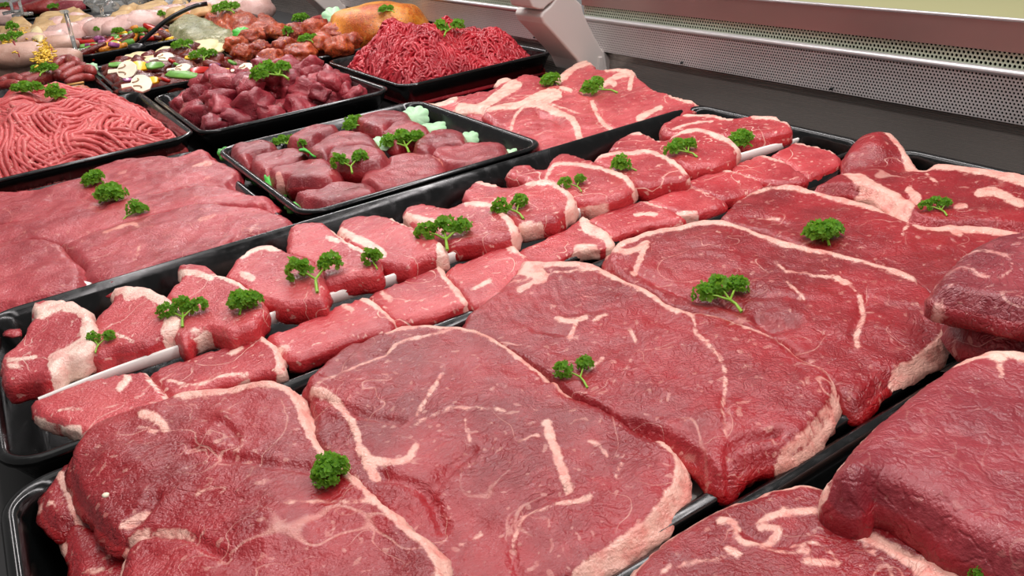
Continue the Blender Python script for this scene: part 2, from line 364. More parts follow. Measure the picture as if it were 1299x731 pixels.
# ------------------------------------------------------------------ setting
bx = lambda n, m_, x0, x1, y0, y1, z0, z1: (lambda b: (b.box(x0, x1, y0, y1, z0, z1), b.out(n, m_, smooth=False))[1])(MB())
WX = 3.0; DZ = -.16
for o in [bx('floor', 'deck', -1.6, WX + .05, -.8, 14, DZ-.03, DZ),
          bx('wall_rear', 'steel', WX, WX + .02, -.8, 14, DZ-.03, .033)]:
    o['kind'] = 'structure'
def wallz(z265): return 1 - (1-z265)*WX/2.65
zb, zr, zu, zt_ = wallz(.147), wallz(.298), wallz(.354), wallz(.449)
def rearunit(y0, y1, label):
    root = empty('air_grille', (WX, (y0+y1)/2, zb), label, 'ventilation grille')
    b = MB(); b.box(WX-.035, WX-.031, y0, y1, zb, zr-.008); b.out('perforated_plate', 'perf', root, smooth=False)
    b = MB(); b.box(WX-.012, WX-.008, y0, y1, zb-.01, zr-.012); b.box(WX+.014, WX+.018, y0, y1, zr, zu+.01); b.out('backing_plate', 'black_plastic', root, smooth=False)
    b = MB(); b.tube([(WX-.034, y0, zr), (WX-.034, y1, zr)], .012, 16); b.box(WX-.034, WX+.02, y0, y1, zr-.002, zr+.006); b.out('rail', 'steel_light', root)
    b = MB(); b.box(WX+.004, WX+.008, y0, y1, zr+.006, zu); b.out('upper_perforated_plate', 'perf2', root, smooth=False)
    b = MB(); b.box(WX-.008, WX+.03, y0, y1, zu, zt_-.004); b.out('cover_panel', 'steel_brown', root, smooth=False)
    b = MB(); b.tube([(WX-.004, y0, zt_), (WX-.004, y1, zt_)], .007, 10); b.out('top_edge', 'steel_light', root)
    b = MB(); b.box(WX, WX+1.6, y0, y1, zt_-.02, zt_+.002); b.out('ledge', 'ledge', root, smooth=False)
    for yy in np.arange(y0+.35, y1, .9):
        b = MB(); b.tube([(WX-.036, yy, zb+.015), (WX-.045, yy, zb+.015)], .006, 8); b.out('screw', 'black_plastic', root)
rearunit(-.8, 4.0, 'long perforated steel air grille at the back, right of the white bracket')
rearunit(4.12, 8.1, 'shorter perforated steel air grille behind the red mince')
def bracket(YF, dy, label):
    face = px('t', [(320, 100), (300, 140), (325, 195), (400, 275), (500, 385), (600, 500), (640, 600), (870, 600), (880, 500), (875, 470), (800, 400), (740, 290), (690, 190), (655, 110), (640, 40), (600, 0), (560, -60), (430, -20), (380, 50)])
    poly = [hit_y(p[0], p[1], 3.78)[[0, 2]] for p in face]
    poly = [(min(q[0], WX+.03), q[1]) for q in poly]
    root = empty('support_bracket', (2.8, YF, DZ), label, 'bracket', 'white shelf brackets on the rear wall')
    b = MB(); b.prism(poly, 1, YF, YF+dy); bevelled(b.out('arm', 'bracket', root, smooth=False), .012)
    arm = px('t', [(190, -40), (215, 20), (235, 62), (290, 78), (325, 75), (360, 40), (430, -10), (500, -70), (400, -160)])
    poly = [tuple(hit_y(p[0], p[1], 3.78)[[0, 2]]) for p in arm]
    b = MB(); b.prism(poly, 1, YF-.0, YF+dy*.8); bevelled(b.out('upper_arm', 'bracket', root, smooth=False), .008)
    foot = [hit_y(p[0], p[1], 3.78)[[0, 2]] for p in px('t', [(770, 470), (800, 465), (805, 600), (765, 600)])]
    b = MB(); b.prism([tuple(q) for q in foot], 1, YF-.012, YF+.01); bevelled(b.out('rib', 'bracket', root, smooth=False), .004)
    return root
bracket(3.78, .26, 'white plastic support bracket standing on the rear wall, between the two air grilles')
bracket(7.55, .26, 'farther white support bracket on the rear wall, beside the orange-crusted meat')
# ------------------------------------------------------------------ trays
def tray(x0, x1, y0, y1, label, depth=.12, z=0., rad=.10, name='display_tray', group='black meat trays'):
    def loop(off, zz):
        r = max(rad + off, .02); L = []
        for cx, cy, a0 in ((x1-rad, y1-rad, 0), (x0+rad, y1-rad, 90), (x0+rad, y0+rad, 180), (x1-rad, y0+rad, 270)):
            for k in range(9):
                a = math.radians(a0 + k*90/8); L.append((cx + r*math.cos(a), cy + r*math.sin(a), zz))
        return L
    prof = [(-.075, -depth-.012), (-.010, -.03), (0, -.022), (.004, -.012), (0, -.003), (-.008, .0), (-.018, -.001), (-.026, -.008), (-.034, -.022), (-.062, -depth*.72), (-.074, -depth*.93), (-.1, -depth)]
    V = []; Fc = []
    for o, zz in prof: V += loop(o, z + zz)
    n = 36
    for i in range(len(prof)-1): Fc += [(i*n+j, i*n+(j+1) % n, (i+1)*n+(j+1) % n, (i+1)*n+j) for j in range(n)]
    Fc += [tuple(range((len(prof)-1)*n, len(prof)*n)), tuple(reversed(range(n)))]
    return tagset(build(name, V, Fc, 'tray'), label, 'tray', group)
# trays along the grid of the counter
tray(-.235, 2.60, 1.765, 2.665, 'long black tray holding the overlapping row of pale steaks', depth=.14)
tray(-.240, 2.62, .80, 1.70, 'long black tray in front holding the large overlapping round steaks', depth=.14)
tray(-.20, 2.62, -.14, .775, 'black tray in the lower right corner under the rib steak and the roasts', depth=.14)
tray(-.46, .745, 2.72, 4.08, 'black tray under the flat broad beef slices at the left', depth=.10, z=-.035)
tray(.775, 1.82, 2.715, 3.87, 'black tray of thick fillet steaks with green garnish')
tray(1.885, 2.70, 2.715, 3.74, 'black tray under the stacked bone-in neck steaks by the rear wall', depth=.075, z=-.07)
tray(-.6, .782, 4.24, 5.66, 'black tray heaped with pale pink mince at the left edge')
tray(.80, 1.84, 4.21, 5.40, 'black tray of diced stewing beef')
tray(1.90, 2.94, 4.21, 5.38, 'black tray heaped with bright red mince before the rear grille', depth=.15)
tray(-.6, .655, 5.76, 6.95, 'black tray of sausages and skewers at the left edge')
tray(.68, 1.55, 5.66, 7.0, 'black tray of glazed meat with sliced mushrooms and peppers')
tray(1.86, 2.92, 5.56, 7.4, 'black tray of red marinated meatballs and an orange-crusted joint')
tray(.70, 1.56, 7.68, 8.75, 'small black tray of mixed pepper strips with a ladle in it')
tray(1.59, 2.38, 7.72, 9.2, 'black tray of herbed fish and orange marinated chicken')
tray(-.6, .60, 7.24, 8.7, 'black tray of rolled chicken topped with grated cheese')
tray(.55, 2.75, 9.35, 11.2, 'black tray of pale raw chicken fillets at the far end')
tray(-.7, .50, 8.9, 10.6, 'black tray of breaded cutlets at the far left')
# ---- front tray of large round steaks, each resting on the next
G2 = 'large round steaks in the front tray'
slab('round_steak', 'small fatty beef slice sticking out left from under the nearest large steak', 'steak', 'b',
     [(200, 290), (150, 330), (112, 395), (124, 440), (165, 468), (190, 450), (330, 480), (500, 500), (620, 400), (420, 300)], z=.0, th=.05, fat=[([(165, 330), (195, 400), (215, 470)], 16), ([(120, 400), (160, 430)], 8)], h=.012, group=G2)
slab('round_steak', 'red steak lying lowest in the bottom left corner under the nearest one', 'steak', 'b',
     [(178, 445), (172, 500), (200, 590), (235, 700), (330, 800), (700, 800), (760, 560), (520, 470), (330, 470), (230, 440)], z=-.015, th=.05, fat=[([(178, 450), (176, 510)], 8), ([(230, 600), (290, 590)], 8)], h=.012, group=G2)
slab('round_steak', 'nearest large round steak at the bottom left, parsley on its fat rim', 'steak', 'b',
     [(188, 290), (200, 250), (245, 195), (310, 160), (420, 125), (500, 92), (600, 80), (700, 70), (765, 72), (815, 98), (838, 150), (862, 200), (912, 265), (985, 330), (1050, 388), (1110, 448), (1170, 492), (1208, 545), (1222, 610), (1215, 690), (1120, 780), (800, 830), (500, 820), (360, 760), (322, 640), (326, 560), (345, 500), (300, 485), (255, 440), (215, 385), (195, 340)],
     z=.055, th=.06, tx=.05, h=.0085, amp=.012, mat='beef', group=G2,
     fat=[([(490, 100), (600, 86), (700, 76), (765, 78), (812, 104), (832, 150), (856, 205), (906, 272), (980, 338), (1045, 396), (1105, 456), (1162, 500), (1200, 550), (1214, 620), (1210, 700)], 25),
          ([(322, 640), (326, 560), (348, 497), (400, 480), (480, 482), (530, 500)], 9), ([(330, 470), (370, 440), (410, 420)], 7), ([(780, 412), (850, 402), (940, 400), (1020, 390)], 5),
          ([(395, 170), (430, 178), (455, 205)], 17), ([(385, 205), (430, 215)], 6), ([(655, 215), (665, 250), (640, 265)], 4), ([(540, 385), (580, 370), (620, 372)], 4)],
     crease=[([(345, 505), (400, 485), (520, 505), (620, 560)], 5, .012), ([(350, 470), (395, 430), (430, 385)], 5, .016), ([(520, 250), (600, 275), (690, 290), (760, 300), (860, 305)], 6, .010), ([(620, 190), (650, 230)], 4, .008)],
     lumps=[(620, 170, 14, .012), (760, 480, 60, .016), (330, 300, 50, .012)])
slab('round_steak', 'widest round steak, with an inner Y of fat and thick rim at the right', 'steak', 'a',
     [(84, 262), (72, 228), (105, 180), (160, 130), (230, 90), (320, 62), (400, 53), (490, 66), (545, 80), (625, 122), (685, 165), (738, 205), (776, 240), (850, 272), (920, 318), (970, 352), (1022, 365), (1055, 385), (1078, 430), (1068, 500), (1005, 580), (930, 638), (850, 690), (805, 722), (740, 745), (640, 760), (500, 790), (300, 760), (160, 600), (100, 420)],
     z=.040, th=.07, tx=.02, ty=.055, h=.0085, amp=.011, mat='beef', group=G2,
     fat=[([(290, 72), (400, 60), (490, 73), (548, 88), (622, 130), (680, 172), (735, 215), (772, 246)], 15), ([(108, 232), (180, 192), (270, 155), (340, 110), (430, 88), (490, 76)], 5),
          ([(100, 245), (150, 265), (190, 310), (215, 360), (222, 400), (262, 432), (340, 432), (372, 392)], 13), ([(232, 410), (262, 470)], 20), ([(440, 200), (412, 250), (372, 312)], 6), ([(715, 330), (738, 400), (755, 450), (775, 500)], 17),
          ([(1020, 370), (1058, 398), (1072, 440), (1060, 500), (998, 580), (918, 640), (830, 700), (800, 722)], 24), ([(628, 640), (645, 580), (700, 552), (830, 525)], 7), ([(820, 380), (860, 395), (875, 420)], 5), ([(915, 430), (895, 478)], 5),
          ([(500, 320), (515, 385)], 6), ([(355, 350), (440, 295), (540, 290), (640, 300)], 3), ([(640, 380), (700, 360)], 4), ([(490, 640), (540, 610)], 4)],
     crease=[([(235, 90), (180, 160), (130, 200), (290, 140)], 4, .006), ([(60, 250), (150, 275), (200, 300), (330, 330)], 4, .008), ([(400, 530), (460, 450), (520, 400)], 6, .010), ([(280, 470), (400, 520), (440, 600)], 7, .012), ([(640, 720), (625, 640), (660, 560), (780, 500)], 4, .009)],
     lumps=[(740, 225, 9, .012), (350, 500, 40, .012), (600, 450, 60, .010)])
slab('round_steak', 'dark creased round steak behind the widest one, ending in a red tip', 'steak', 'p',
     [(583, 410), (590, 396), (610, 382), (638, 356), (655, 338), (662, 331), (690, 328), (725, 327), (757, 333), (782, 344), (802, 354), (828, 366), (862, 390), (905, 399), (950, 410), (980, 422), (1004, 436), (1026, 453), (1050, 466), (1063, 482), (1060, 500), (1040, 530), (1012, 556), (990, 568), (962, 572), (940, 582), (926, 596), (908, 598), (892, 580), (870, 560), (840, 545), (800, 528), (700, 540), (600, 490), (575, 440)],
     z=.050, th=.075, tx=.02, ty=.0, h=.0085, amp=.010, mat='beef', group=G2,
     fat=[([(420, 304), (560, 293), (700, 296), (850, 318), (960, 368), (1050, 408), (1150, 462), (1290, 570)], 26, 'v'), ([(860, 390), (878, 405), (884, 425), (905, 445), (918, 465), (919, 500), (916, 520), (922, 548)], 6),
          ([(640, 358), (700, 346), (760, 343), (800, 352)], 3), ([(400, 325), (480, 350), (530, 372), (545, 390)], 26, 'v'), ([(560, 372), (500, 415), (420, 455)], 8, 'v'), ([(880, 398), (930, 408), (975, 424), (1002, 438)], 7), ([(945, 414), (985, 428), (1023, 456), (1048, 470)], 8),
          ([(1054, 470), (1058, 500), (1034, 532), (1005, 558), (988, 570)], 11), ([(630, 620), (720, 640), (785, 608)], 10, 'v'), ([(740, 630), (703, 720)], 9, 'v'), ([(900, 588), (835, 632)], 7, 'v'), ([(800, 420), (806, 432)], 5), ([(740, 478), (765, 455)], 4), ([(800, 455), (790, 472)], 3), ([(1010, 478), (1020, 490)], 3)],
     crease=[([(380, 480), (520, 420), (600, 360)], 3, .006, 'v'), ([(500, 680), (700, 700)], 3, .006, 'v'), ([(690, 600), (850, 560), (980, 540)], 3, .005, 'v'), ([(925, 596), (930, 560), (985, 545)], 4, .02), ([(919, 500), (922, 550)], 3, .008)] + [([(230 + i*50, 560 - i*22), (270 + i*50, 600 - i*12), (300 + i*52, 640 - i*8)], 2.4, .0018, 'v') for i in range(9)],
     lumps=[(900, 530, 30, .010)])
slab('round_steak', 'round steak with a hollow beside the bushy parsley sprig', 'steak', 'c',
     [(165, 452), (205, 428), (250, 410), (350, 388), (430, 383), (520, 398), (600, 428), (700, 452), (800, 472), (900, 500), (970, 520), (1010, 548), (1060, 590), (1098, 640), (1100, 665), (1080, 705), (1010, 760), (950, 790), (900, 820), (840, 880), (780, 860), (700, 790), (600, 700), (430, 650), (250, 600), (150, 500)],
     z=.045, th=.065, tx=.025, ty=.02, h=.009, amp=.010, mat='beef', group=G2,
     fat=[([(168, 455), (255, 417), (350, 394), (430, 391), (520, 406), (600, 437), (700, 461), (800, 480), (900, 506), (988, 542)], 15), ([(170, 462), (210, 470), (258, 448)], 12), ([(258, 448), (240, 490), (222, 530)], 10), ([(1095, 660), (1060, 712), (990, 770), (940, 800)], 22),
          ([(840, 590), (850, 640), (830, 700), (836, 730)], 9), ([(630, 525), (700, 535), (790, 540), (830, 575)], 4), ([(640, 560), (690, 600)], 4), ([(610, 500), (640, 530)], 4), ([(780, 540), (800, 550)], 12)],
     crease=[([(560, 650), (600, 672), (660, 662)], 7, .016), ([(230, 520), (300, 560), (380, 590), (520, 620)], 5, .012), ([(860, 590), (840, 640), (820, 700)], 4, .010), ([(520, 600), (560, 590), (700, 600)], 4, .006)],
     lumps=[(440, 440, 40, .012)])
slab('round_steak', 'round steak with a round parsley tuft, before the folded steak', 'steak', 'c',
     [(463, 378), (480, 345), (525, 306), (598, 279), (680, 288), (760, 312), (850, 335), (920, 364), (965, 384), (1020, 400), (1080, 393), (1170, 398), (1280, 412), (1330, 450), (1300, 560), (1180, 640), (1080, 640), (1000, 580), (900, 520), (740, 480), (560, 420)],
     z=.035, th=.06, tx=.02, ty=.0, h=.010, amp=.009, mat='beef', group=G2,
     fat=[([(640, 284), (700, 295), (760, 316), (850, 342), (908, 360)], 15), ([(1000, 398), (1080, 400), (1170, 406), (1275, 414)], 22), ([(1080, 398), (1110, 425)], 14), ([(520, 312), (600, 290), (680, 292)], 4), ([(970, 400), (955, 430)], 5), ([(560, 376), (620, 380)], 4)],
     crease=[([(520, 318), (600, 292), (700, 305)], 3, .008), ([(470, 385), (560, 370), (640, 400)], 4, .008)])
slab('round_steak', 'thick folded steak at the rear right, one lobe raised like a hood', 'steak', 'r',
     [(118, 488), (165, 462), (218, 428), (250, 402), (262, 350), (295, 302), (380, 275), (450, 266), (478, 262), (522, 300), (575, 352), (635, 384), (800, 400), (930, 420), (1010, 434), (1100, 450), (1300, 490), (1300, 640), (1090, 672), (900, 665), (700, 662), (600, 632), (540, 600), (470, 556), (400, 515), (280, 488)],
     z=.05, th=.075, tx=.0, ty=.0, h=.010, amp=.010, mat='beef', group=G2,
     fat=[([(478, 266), (522, 306), (575, 358), (635, 388), (800, 404), (930, 424), (1010, 450), (1100, 478)], 24), ([(320, 455), (400, 500), (480, 545), (560, 585)], 22), ([(450, 285), (530, 345), (560, 390)], 9), ([(560, 510), (600, 555)], 14), ([(880, 530), (950, 522), (1080, 578)], 14), ([(780, 600), (820, 590)], 10), ([(640, 440), (690, 480)], 4), ([(250, 420), (290, 440)], 14)],
     crease=[([(258, 400), (380, 385), (500, 388), (640, 392)], 8, .030), ([(480, 580), (560, 545), (620, 600)], 4, .010)],
     lumps=[(400, 320, 26, .045)])
# ---- lower right tray
slab('rib_steak', 'rib steak with swirls of white fat at the bottom of the picture', 'steak', 'd',
     [(95, 740), (128, 685), (185, 622), (262, 565), (355, 520), (445, 490), (525, 469), (605, 462), (690, 472), (780, 492), (860, 520), (940, 560), (1005, 600), (1062, 650), (1092, 700), (1098, 760), (980, 860), (700, 900), (300, 900), (120, 840)],
     z=.05, th=.085, h=.0085, amp=.008, mat='beef', group='cuts in the lower right tray',
     fat=[([(98, 740), (135, 685), (192, 625), (268, 570), (358, 528), (448, 498), (530, 478), (610, 472), (690, 482)], 13), ([(800, 508), (900, 552), (1000, 605), (1062, 660), (1085, 720)], 22), ([(720, 598), (800, 630), (870, 665), (950, 690), (1010, 670)], 26), ([(1000, 650), (1040, 700), (1060, 740)], 60), ([(940, 700), (1000, 720)], 50),
          ([(360, 570), (400, 578), (410, 620), (440, 636), (500, 630), (525, 600), (470, 582), (540, 552), (625, 550)], 13), ([(385, 650), (410, 668)], 14), ([(600, 690), (690, 690)], 14), ([(200, 715), (280, 690), (360, 680)], 6), ([(560, 640), (640, 640), (700, 690)], 4), ([(760, 640), (830, 690), (850, 730)], 4), ([(840, 580), (880, 600)], 6), ([(440, 636), (540, 660), (620, 655)], 6)],
     crease=[([(420, 590), (520, 640), (620, 600)], 5, .007), ([(740, 590), (860, 650), (960, 680)], 4, .008)])
slab('beef_roast', 'thick beef roast with a crackled surface overlapping the rib steak at the right edge', 'roast', 'd',
     [(1030, 98), (1100, 82), (1165, 80), (1240, 95), (1420, 150), (1500, 380), (1460, 640), (1330, 720), (1212, 680), (1120, 640), (1040, 600), (970, 545), (900, 500), (840, 470), (790, 462), (745, 492), (700, 478), (668, 440), (690, 385), (742, 325), (800, 268), (880, 198), (960, 138)],
     z=.13, th=.12, ty=.05, h=.0085, amp=.012, mat='roast', group='cuts in the lower right tray',
     fat=[([(1030, 104), (1100, 92), (1165, 98), (1240, 130)], 26), ([(1110, 100), (1150, 125)], 16), ([(668, 440), (690, 392), (745, 330), (805, 272), (885, 202), (962, 142)], 5), ([(1140, 140), (1150, 165)], 9)], lumps=[(760, 440, 24, .012)])
slab('beef_roast', 'dark red roast slice lying beneath the marbled one at the right edge', 'roast', 'p',
     [(1210, 388), (1228, 372), (1300, 365), (1370, 372), (1370, 415), (1300, 425), (1250, 420), (1218, 408)], z=.12, th=.09, h=.012, mat='roast_dark', group='cuts in the lower right tray')
slab('beef_roast', 'marbled dark roast slice with a jutting point, highest at the right edge', 'roast', 'p',
     [(1187, 361), (1195, 342), (1217, 318), (1253, 299), (1299, 291), (1360, 290), (1370, 380), (1299, 388), (1258, 378), (1222, 371)], z=.20, th=.08, h=.010, mat='roast_dark', group='cuts in the lower right tray',
     fat=[([(1197, 344), (1222, 338), (1255, 350)], 5), ([(1215, 322), (1250, 318), (1278, 325)], 4), ([(1278, 325), (1284, 340), (1270, 352)], 3), ([(1196, 366), (1225, 352)], 2)])
# ---- long tray: upper row of thick pale steaks
G1 = 'overlapping steaks along the long tray'
CH = [
 ('s', [(6, 440), (85, 368), (115, 335), (150, 280), (188, 235), (172, 205), (178, 148), (250, 123), (330, 133), (400, 143), (465, 176), (505, 228), (517, 280), (502, 312), (516, 368), (470, 420), (350, 462), (320, 500), (240, 545), (120, 550), (18, 575), (8, 510)],
  [([(178, 160), (215, 205), (235, 215)], 20), ([(225, 205), (300, 168), (345, 160), (400, 160), (455, 190), (490, 235), (500, 270), (480, 305)], 34), ([(340, 480), (420, 450), (512, 385)], 62), ([(50, 460), (120, 455), (190, 440)], 8), ([(45, 490), (120, 498)], 9)], 'nearest pale steak at the left end of the long tray, edged with white fat'),
 ('s', [(515, 300), (512, 235), (545, 195), (600, 140), (610, 120), (605, 75), (685, 55), (780, 58), (835, 68), (855, 95), (905, 98), (945, 140), (990, 180), (995, 240), (975, 270), (930, 300), (830, 350), (700, 385), (600, 400), (530, 430), (440, 400)],
  [([(610, 85), (690, 70)], 16), ([(700, 100), (790, 75), (840, 110)], 26), ([(860, 110), (920, 160)], 26), ([(980, 240), (955, 300)], 56), ([(640, 320), (720, 358)], 7)], 'second pale steak from the left end, a parsley tuft over its fatty corner'),
 ('e', [(508, 182), (555, 130), (550, 95), (590, 80), (640, 85), (665, 112), (700, 120), (760, 152), (800, 178), (818, 210), (808, 245), (790, 268), (730, 292), (712, 300), (640, 280), (590, 300), (568, 330), (540, 300), (500, 240)],
  [([(552, 110), (610, 115), (650, 130)], 14), ([(670, 118), (740, 150), (770, 175)], 12), ([(590, 290), (640, 282)], 6)], 'third pale steak from the left end, with a loose flap at its tip'),
 ('e', [(695, 120), (735, 62), (790, 26), (850, 24), (900, 48), (950, 60), (1000, 100), (1004, 160), (998, 195), (950, 198), (880, 205), (815, 195), (760, 190), (700, 160)],
  [([(745, 60), (800, 34), (860, 36)], 11), ([(750, 120), (780, 130)], 14), ([(830, 260), (860, 262)], 12)], 'fourth pale steak from the left end, behind the steak with the loose flap'),
 ('f', [(-88, 425), (-75, 394), (0, 380), (50, 400), (120, 445), (180, 478), (208, 532), (120, 556), (40, 574), (-20, 590), (-90, 520)],
  [([(60, 402), (120, 450), (170, 480)], 16), ([(40, 430), (70, 440)], 10)], 'pale steak under the two-lobed parsley sprig in the long tray'),
 ('f', [(75, 412), (80, 375), (150, 355), (240, 365), (290, 390), (350, 405), (390, 430), (414, 465), (400, 480), (330, 492), (300, 518), (225, 512), (180, 500), (120, 470)],
  [([(80, 405), (120, 430), (190, 460), (215, 480)], 16), ([(250, 370), (330, 400)], 14), ([(405, 450), (402, 490)], 22)], 'pale steak with a small dark parsley tuft at its near left corner'),
 ('f', [(280, 352), (300, 332), (350, 323), (420, 336), (480, 320), (545, 318), (595, 340), (632, 370), (650, 402), (612, 425), (540, 440), (480, 440), (425, 448), (380, 420), (320, 390)],
  [([(285, 358), (330, 375), (400, 385)], 12), ([(490, 324), (550, 324), (600, 350), (630, 385), (636, 410)], 20)], 'pale steak carrying the flat-topped parsley sprig in the middle of the row'),
 ('f', [(475, 302), (485, 270), (520, 247), (580, 260), (620, 270), (670, 255), (745, 245), (795, 270), (832, 300), (828, 322), (790, 350), (770, 370), (720, 376), (660, 386), (600, 360), (540, 330)],
  [([(520, 252), (580, 265)], 10), ([(680, 256), (745, 250), (795, 276), (820, 305), (810, 340)], 18), ([(640, 390), (720, 380)], 8)], 'pale steak with a long-stemmed parsley sprig, fat along its right side'),
 ('f', [(615, 230), (628, 205), (680, 198), (728, 215), (760, 172), (800, 158), (862, 172), (932, 198), (985, 222), (1022, 252), (1012, 282), (960, 300), (900, 312), (840, 312), (780, 290), (700, 260)],
  [([(740, 245), (760, 205), (820, 195), (900, 205), (945, 225)], 8), ([(950, 215), (1000, 245), (1010, 265)], 16), ([(850, 325), (930, 315)], 8)], 'pale rib steak with a knobbly lean end sticking out at its left'),
 ('f', [(890, 182), (958, 150), (1030, 143), (1112, 163), (1162, 188), (1190, 218), (1182, 238), (1120, 246), (1060, 262), (1000, 248), (940, 215)],
  [([(895, 180), (960, 165), (1040, 158)], 9), ([(1040, 150), (1110, 170), (1140, 195)], 12), ([(1150, 192), (1182, 222)], 12)], 'pale rib steak with a low parsley tuft lying on its fat edge'),
 ('w', [(436, 132), (452, 105), (500, 80), (550, 78), (622, 105), (680, 75), (742, 60), (812, 80), (872, 98), (896, 128), (882, 152), (830, 182), (760, 192), (708, 200), (640, 178), (540, 150)],
  [([(630, 100), (690, 78), (745, 68), (800, 84), (830, 100)], 10), ([(800, 82), (870, 104), (888, 128)], 16), ([(500, 85), (560, 84), (610, 108)], 6)], 'pale rib steak second from the far end, parsley hanging off its rim'),
 ('w', [(615, 50), (640, 33), (700, 12), (800, 14), (870, 26), (950, 17), (1030, 20), (1076, 42), (1082, 66), (1030, 82), (960, 92), (900, 98), (820, 90), (720, 85), (640, 80)],
  [([(700, 16), (800, 18), (870, 30)], 8), ([(950, 22), (1030, 25), (1070, 45)], 11), ([(660, 70), (720, 50), (800, 40)], 5)], 'farthest pale rib steak at the far end of the long tray')]
for i, (vw, pts, fat, lab) in enumerate(CH):
    slab('beef_steak', lab, 'steak', vw, pts, z=.065, th=.07, tx=.05, ty=.0, r=.2, jag=.007, fw=.62, fat=fat, h=.0105 if i < 6 else .013, mat='chop' if i < 6 else 'chop_red', amp=.008, group=G1, bulge=.005)
# second, lower row beneath the paper strip
SL = [
 ('e', [(98, 515), (200, 470), (330, 430), (420, 410), (452, 420), (482, 460), (516, 495), (500, 540), (420, 600), (330, 620), (240, 600), (190, 575), (130, 560)],
  [([(370, 470), (395, 440)], 16), ([(448, 415), (470, 455), (510, 492)], 12), ([(110, 560), (160, 585), (240, 600)], 16), ([(180, 540), (260, 535)], 5)], 'lower steak at the left end of the long tray with a fatty cut corner'),
 ('e', [(470, 415), (600, 368), (700, 333), (800, 303), (842, 322), (868, 368), (870, 412), (800, 422), (700, 445), (600, 480), (540, 500), (490, 470)],
  [([(805, 306), (845, 335), (862, 375), (862, 412)], 16), ([(520, 440), (600, 460), (690, 430), (760, 425)], 7), ([(715, 360), (745, 345)], 12)], 'lower steak with a curved fat band, second along the near row'),
 ('e', [(822, 310), (900, 280), (1000, 232), (1100, 190), (1142, 188), (1192, 225), (1222, 262), (1182, 292), (1080, 315), (1000, 345), (900, 375), (850, 350)],
  [([(1120, 190), (1175, 222), (1215, 255)], 14), ([(850, 350), (890, 345)], 12), ([(1060, 210), (1090, 230)], 10)], 'lower steak third along the near row, beside the tip of the paper strip'),
 ('f', [(165, 620), (250, 580), (350, 540), (395, 520), (430, 560), (482, 632), (440, 655), (370, 675), (250, 700), (200, 665)], [([(395, 524), (425, 565), (475, 630)], 16), ([(215, 612), (240, 630)], 10)], 'lower steak fourth along the near row, a straight fat band at its right'),
 ('f', [(420, 535), (520, 490), (620, 462), (672, 490), (720, 520), (700, 570), (620, 610), (540, 640), (485, 640), (450, 590)], [([(615, 465), (668, 490)], 14), ([(500, 600), (560, 570)], 8)], 'lower steak fifth along the near row, tucked behind the creased round steak'),
 ('f', [(645, 475), (720, 440), (800, 400), (850, 363), (895, 380), (942, 420), (952, 450), (900, 462), (830, 470), (760, 500), (690, 500)], [([(862, 368), (868, 400), (930, 425), (946, 452)], 22), ([(840, 468), (890, 470)], 22)], 'lower steak with a broad pale fat corner in the middle of the near row'),
 ('w', [(345, 392), (420, 362), (500, 335), (560, 325), (620, 345), (690, 372), (690, 388), (600, 400), (520, 420), (450, 445), (400, 440)], [([(560, 328), (620, 350)], 6), ([(520, 375), (600, 372)], 7)], 'low flat red steak just behind the one with the pale fat corner'),
 ('w', [(552, 330), (640, 290), (700, 262), (780, 290), (836, 315), (850, 330), (790, 350), (740, 362), (690, 370), (630, 350)], [([(705, 268), (790, 300)], 4), ([(650, 372), (740, 362)], 8)], 'low flat red steak reaching toward the lobed end of the round steaks'),
 ('w', [(690, 265), (760, 235), (840, 212), (900, 225), (960, 245), (990, 275), (920, 290), (840, 310), (780, 300)], [([(840, 216), (900, 228), (955, 245)], 7)], 'low red steak with a thin fat edge, third from the far end'),
 ('w', [(855, 205), (920, 175), (985, 155), (1040, 172), (1100, 205), (1138, 225), (1135, 245), (1050, 255), (960, 245), (900, 225)], [([(975, 158), (1060, 188)], 6)], 'low red steak second from the far end of the near row'),
 ('w', [(1010, 158), (1060, 130), (1100, 115), (1180, 132), (1245, 155), (1262, 180), (1220, 205), (1140, 235), (1100, 205), (1050, 175)], [([(1100, 118), (1180, 134), (1240, 156)], 5)], 'farthest low red steak in the near row, against the tray rim')]
for i, (vw, pts, fat, lab) in enumerate(SL):
    slab('beef_steak', lab, 'steak', vw, pts, z=.022, th=.047, bulge=.004, tx=.03 if i < 6 else .02, jag=.007, r=.2, fw=.62, fat=fat, h=.0115, mat='chop_red' if i != 0 else 'chop', amp=.006, group=G1)
# folded paper strip between the rows of the long tray
a0 = hit(48, 505, .024); a1 = hit(1011, 172, .03)
b = MB(); nseg = 70; V = []
for i in range(nseg+1):
    t = i/nseg; p = a0 + (a1-a0)*t; wob = .006*math.sin(t*31) + .006*math.sin(t*11); w_ = .020*min(1, t*8 + .1, (1-t)*14 + .1); yy = p[1] + wob
    V += [(p[0], yy + .09, -.012), (p[0], yy + .012, .010), (p[0], yy + .004, .022 + w_*.6), (p[0], yy - .003, .020 + w_*.5), (p[0], yy - .001, .012 - w_*.5), (p[0], yy + .006, -.002), (p[0], yy + .09, -.016)]
b.add(V, [(i*7+j, i*7+(j+1) % 7, (i+1)*7+(j+1) % 7, (i+1)*7+j) for i in range(nseg) for j in range(7)])
tagset(b.out('paper_strip', 'paper'), 'white folded paper strip running between the two rows of steaks in the long tray', 'paper')
def sheet(view, pts, z, lab):
    O = [hit(p[0], p[1], z) for p in px(view, pts)]; b = MB(); n = len(O)
    b.add([tuple(p) for p in O] + [(p[0], p[1], p[2]-.004) for p in O], [tuple(range(n)), tuple(range(n, 2*n))] + [(i, (i+1) % n, n+(i+1) % n, n+i) for i in range(n)])
    tagset(b.out('paper_sheet', 'paper', smooth=False), lab, 'paper', 'paper sheets under the meat')
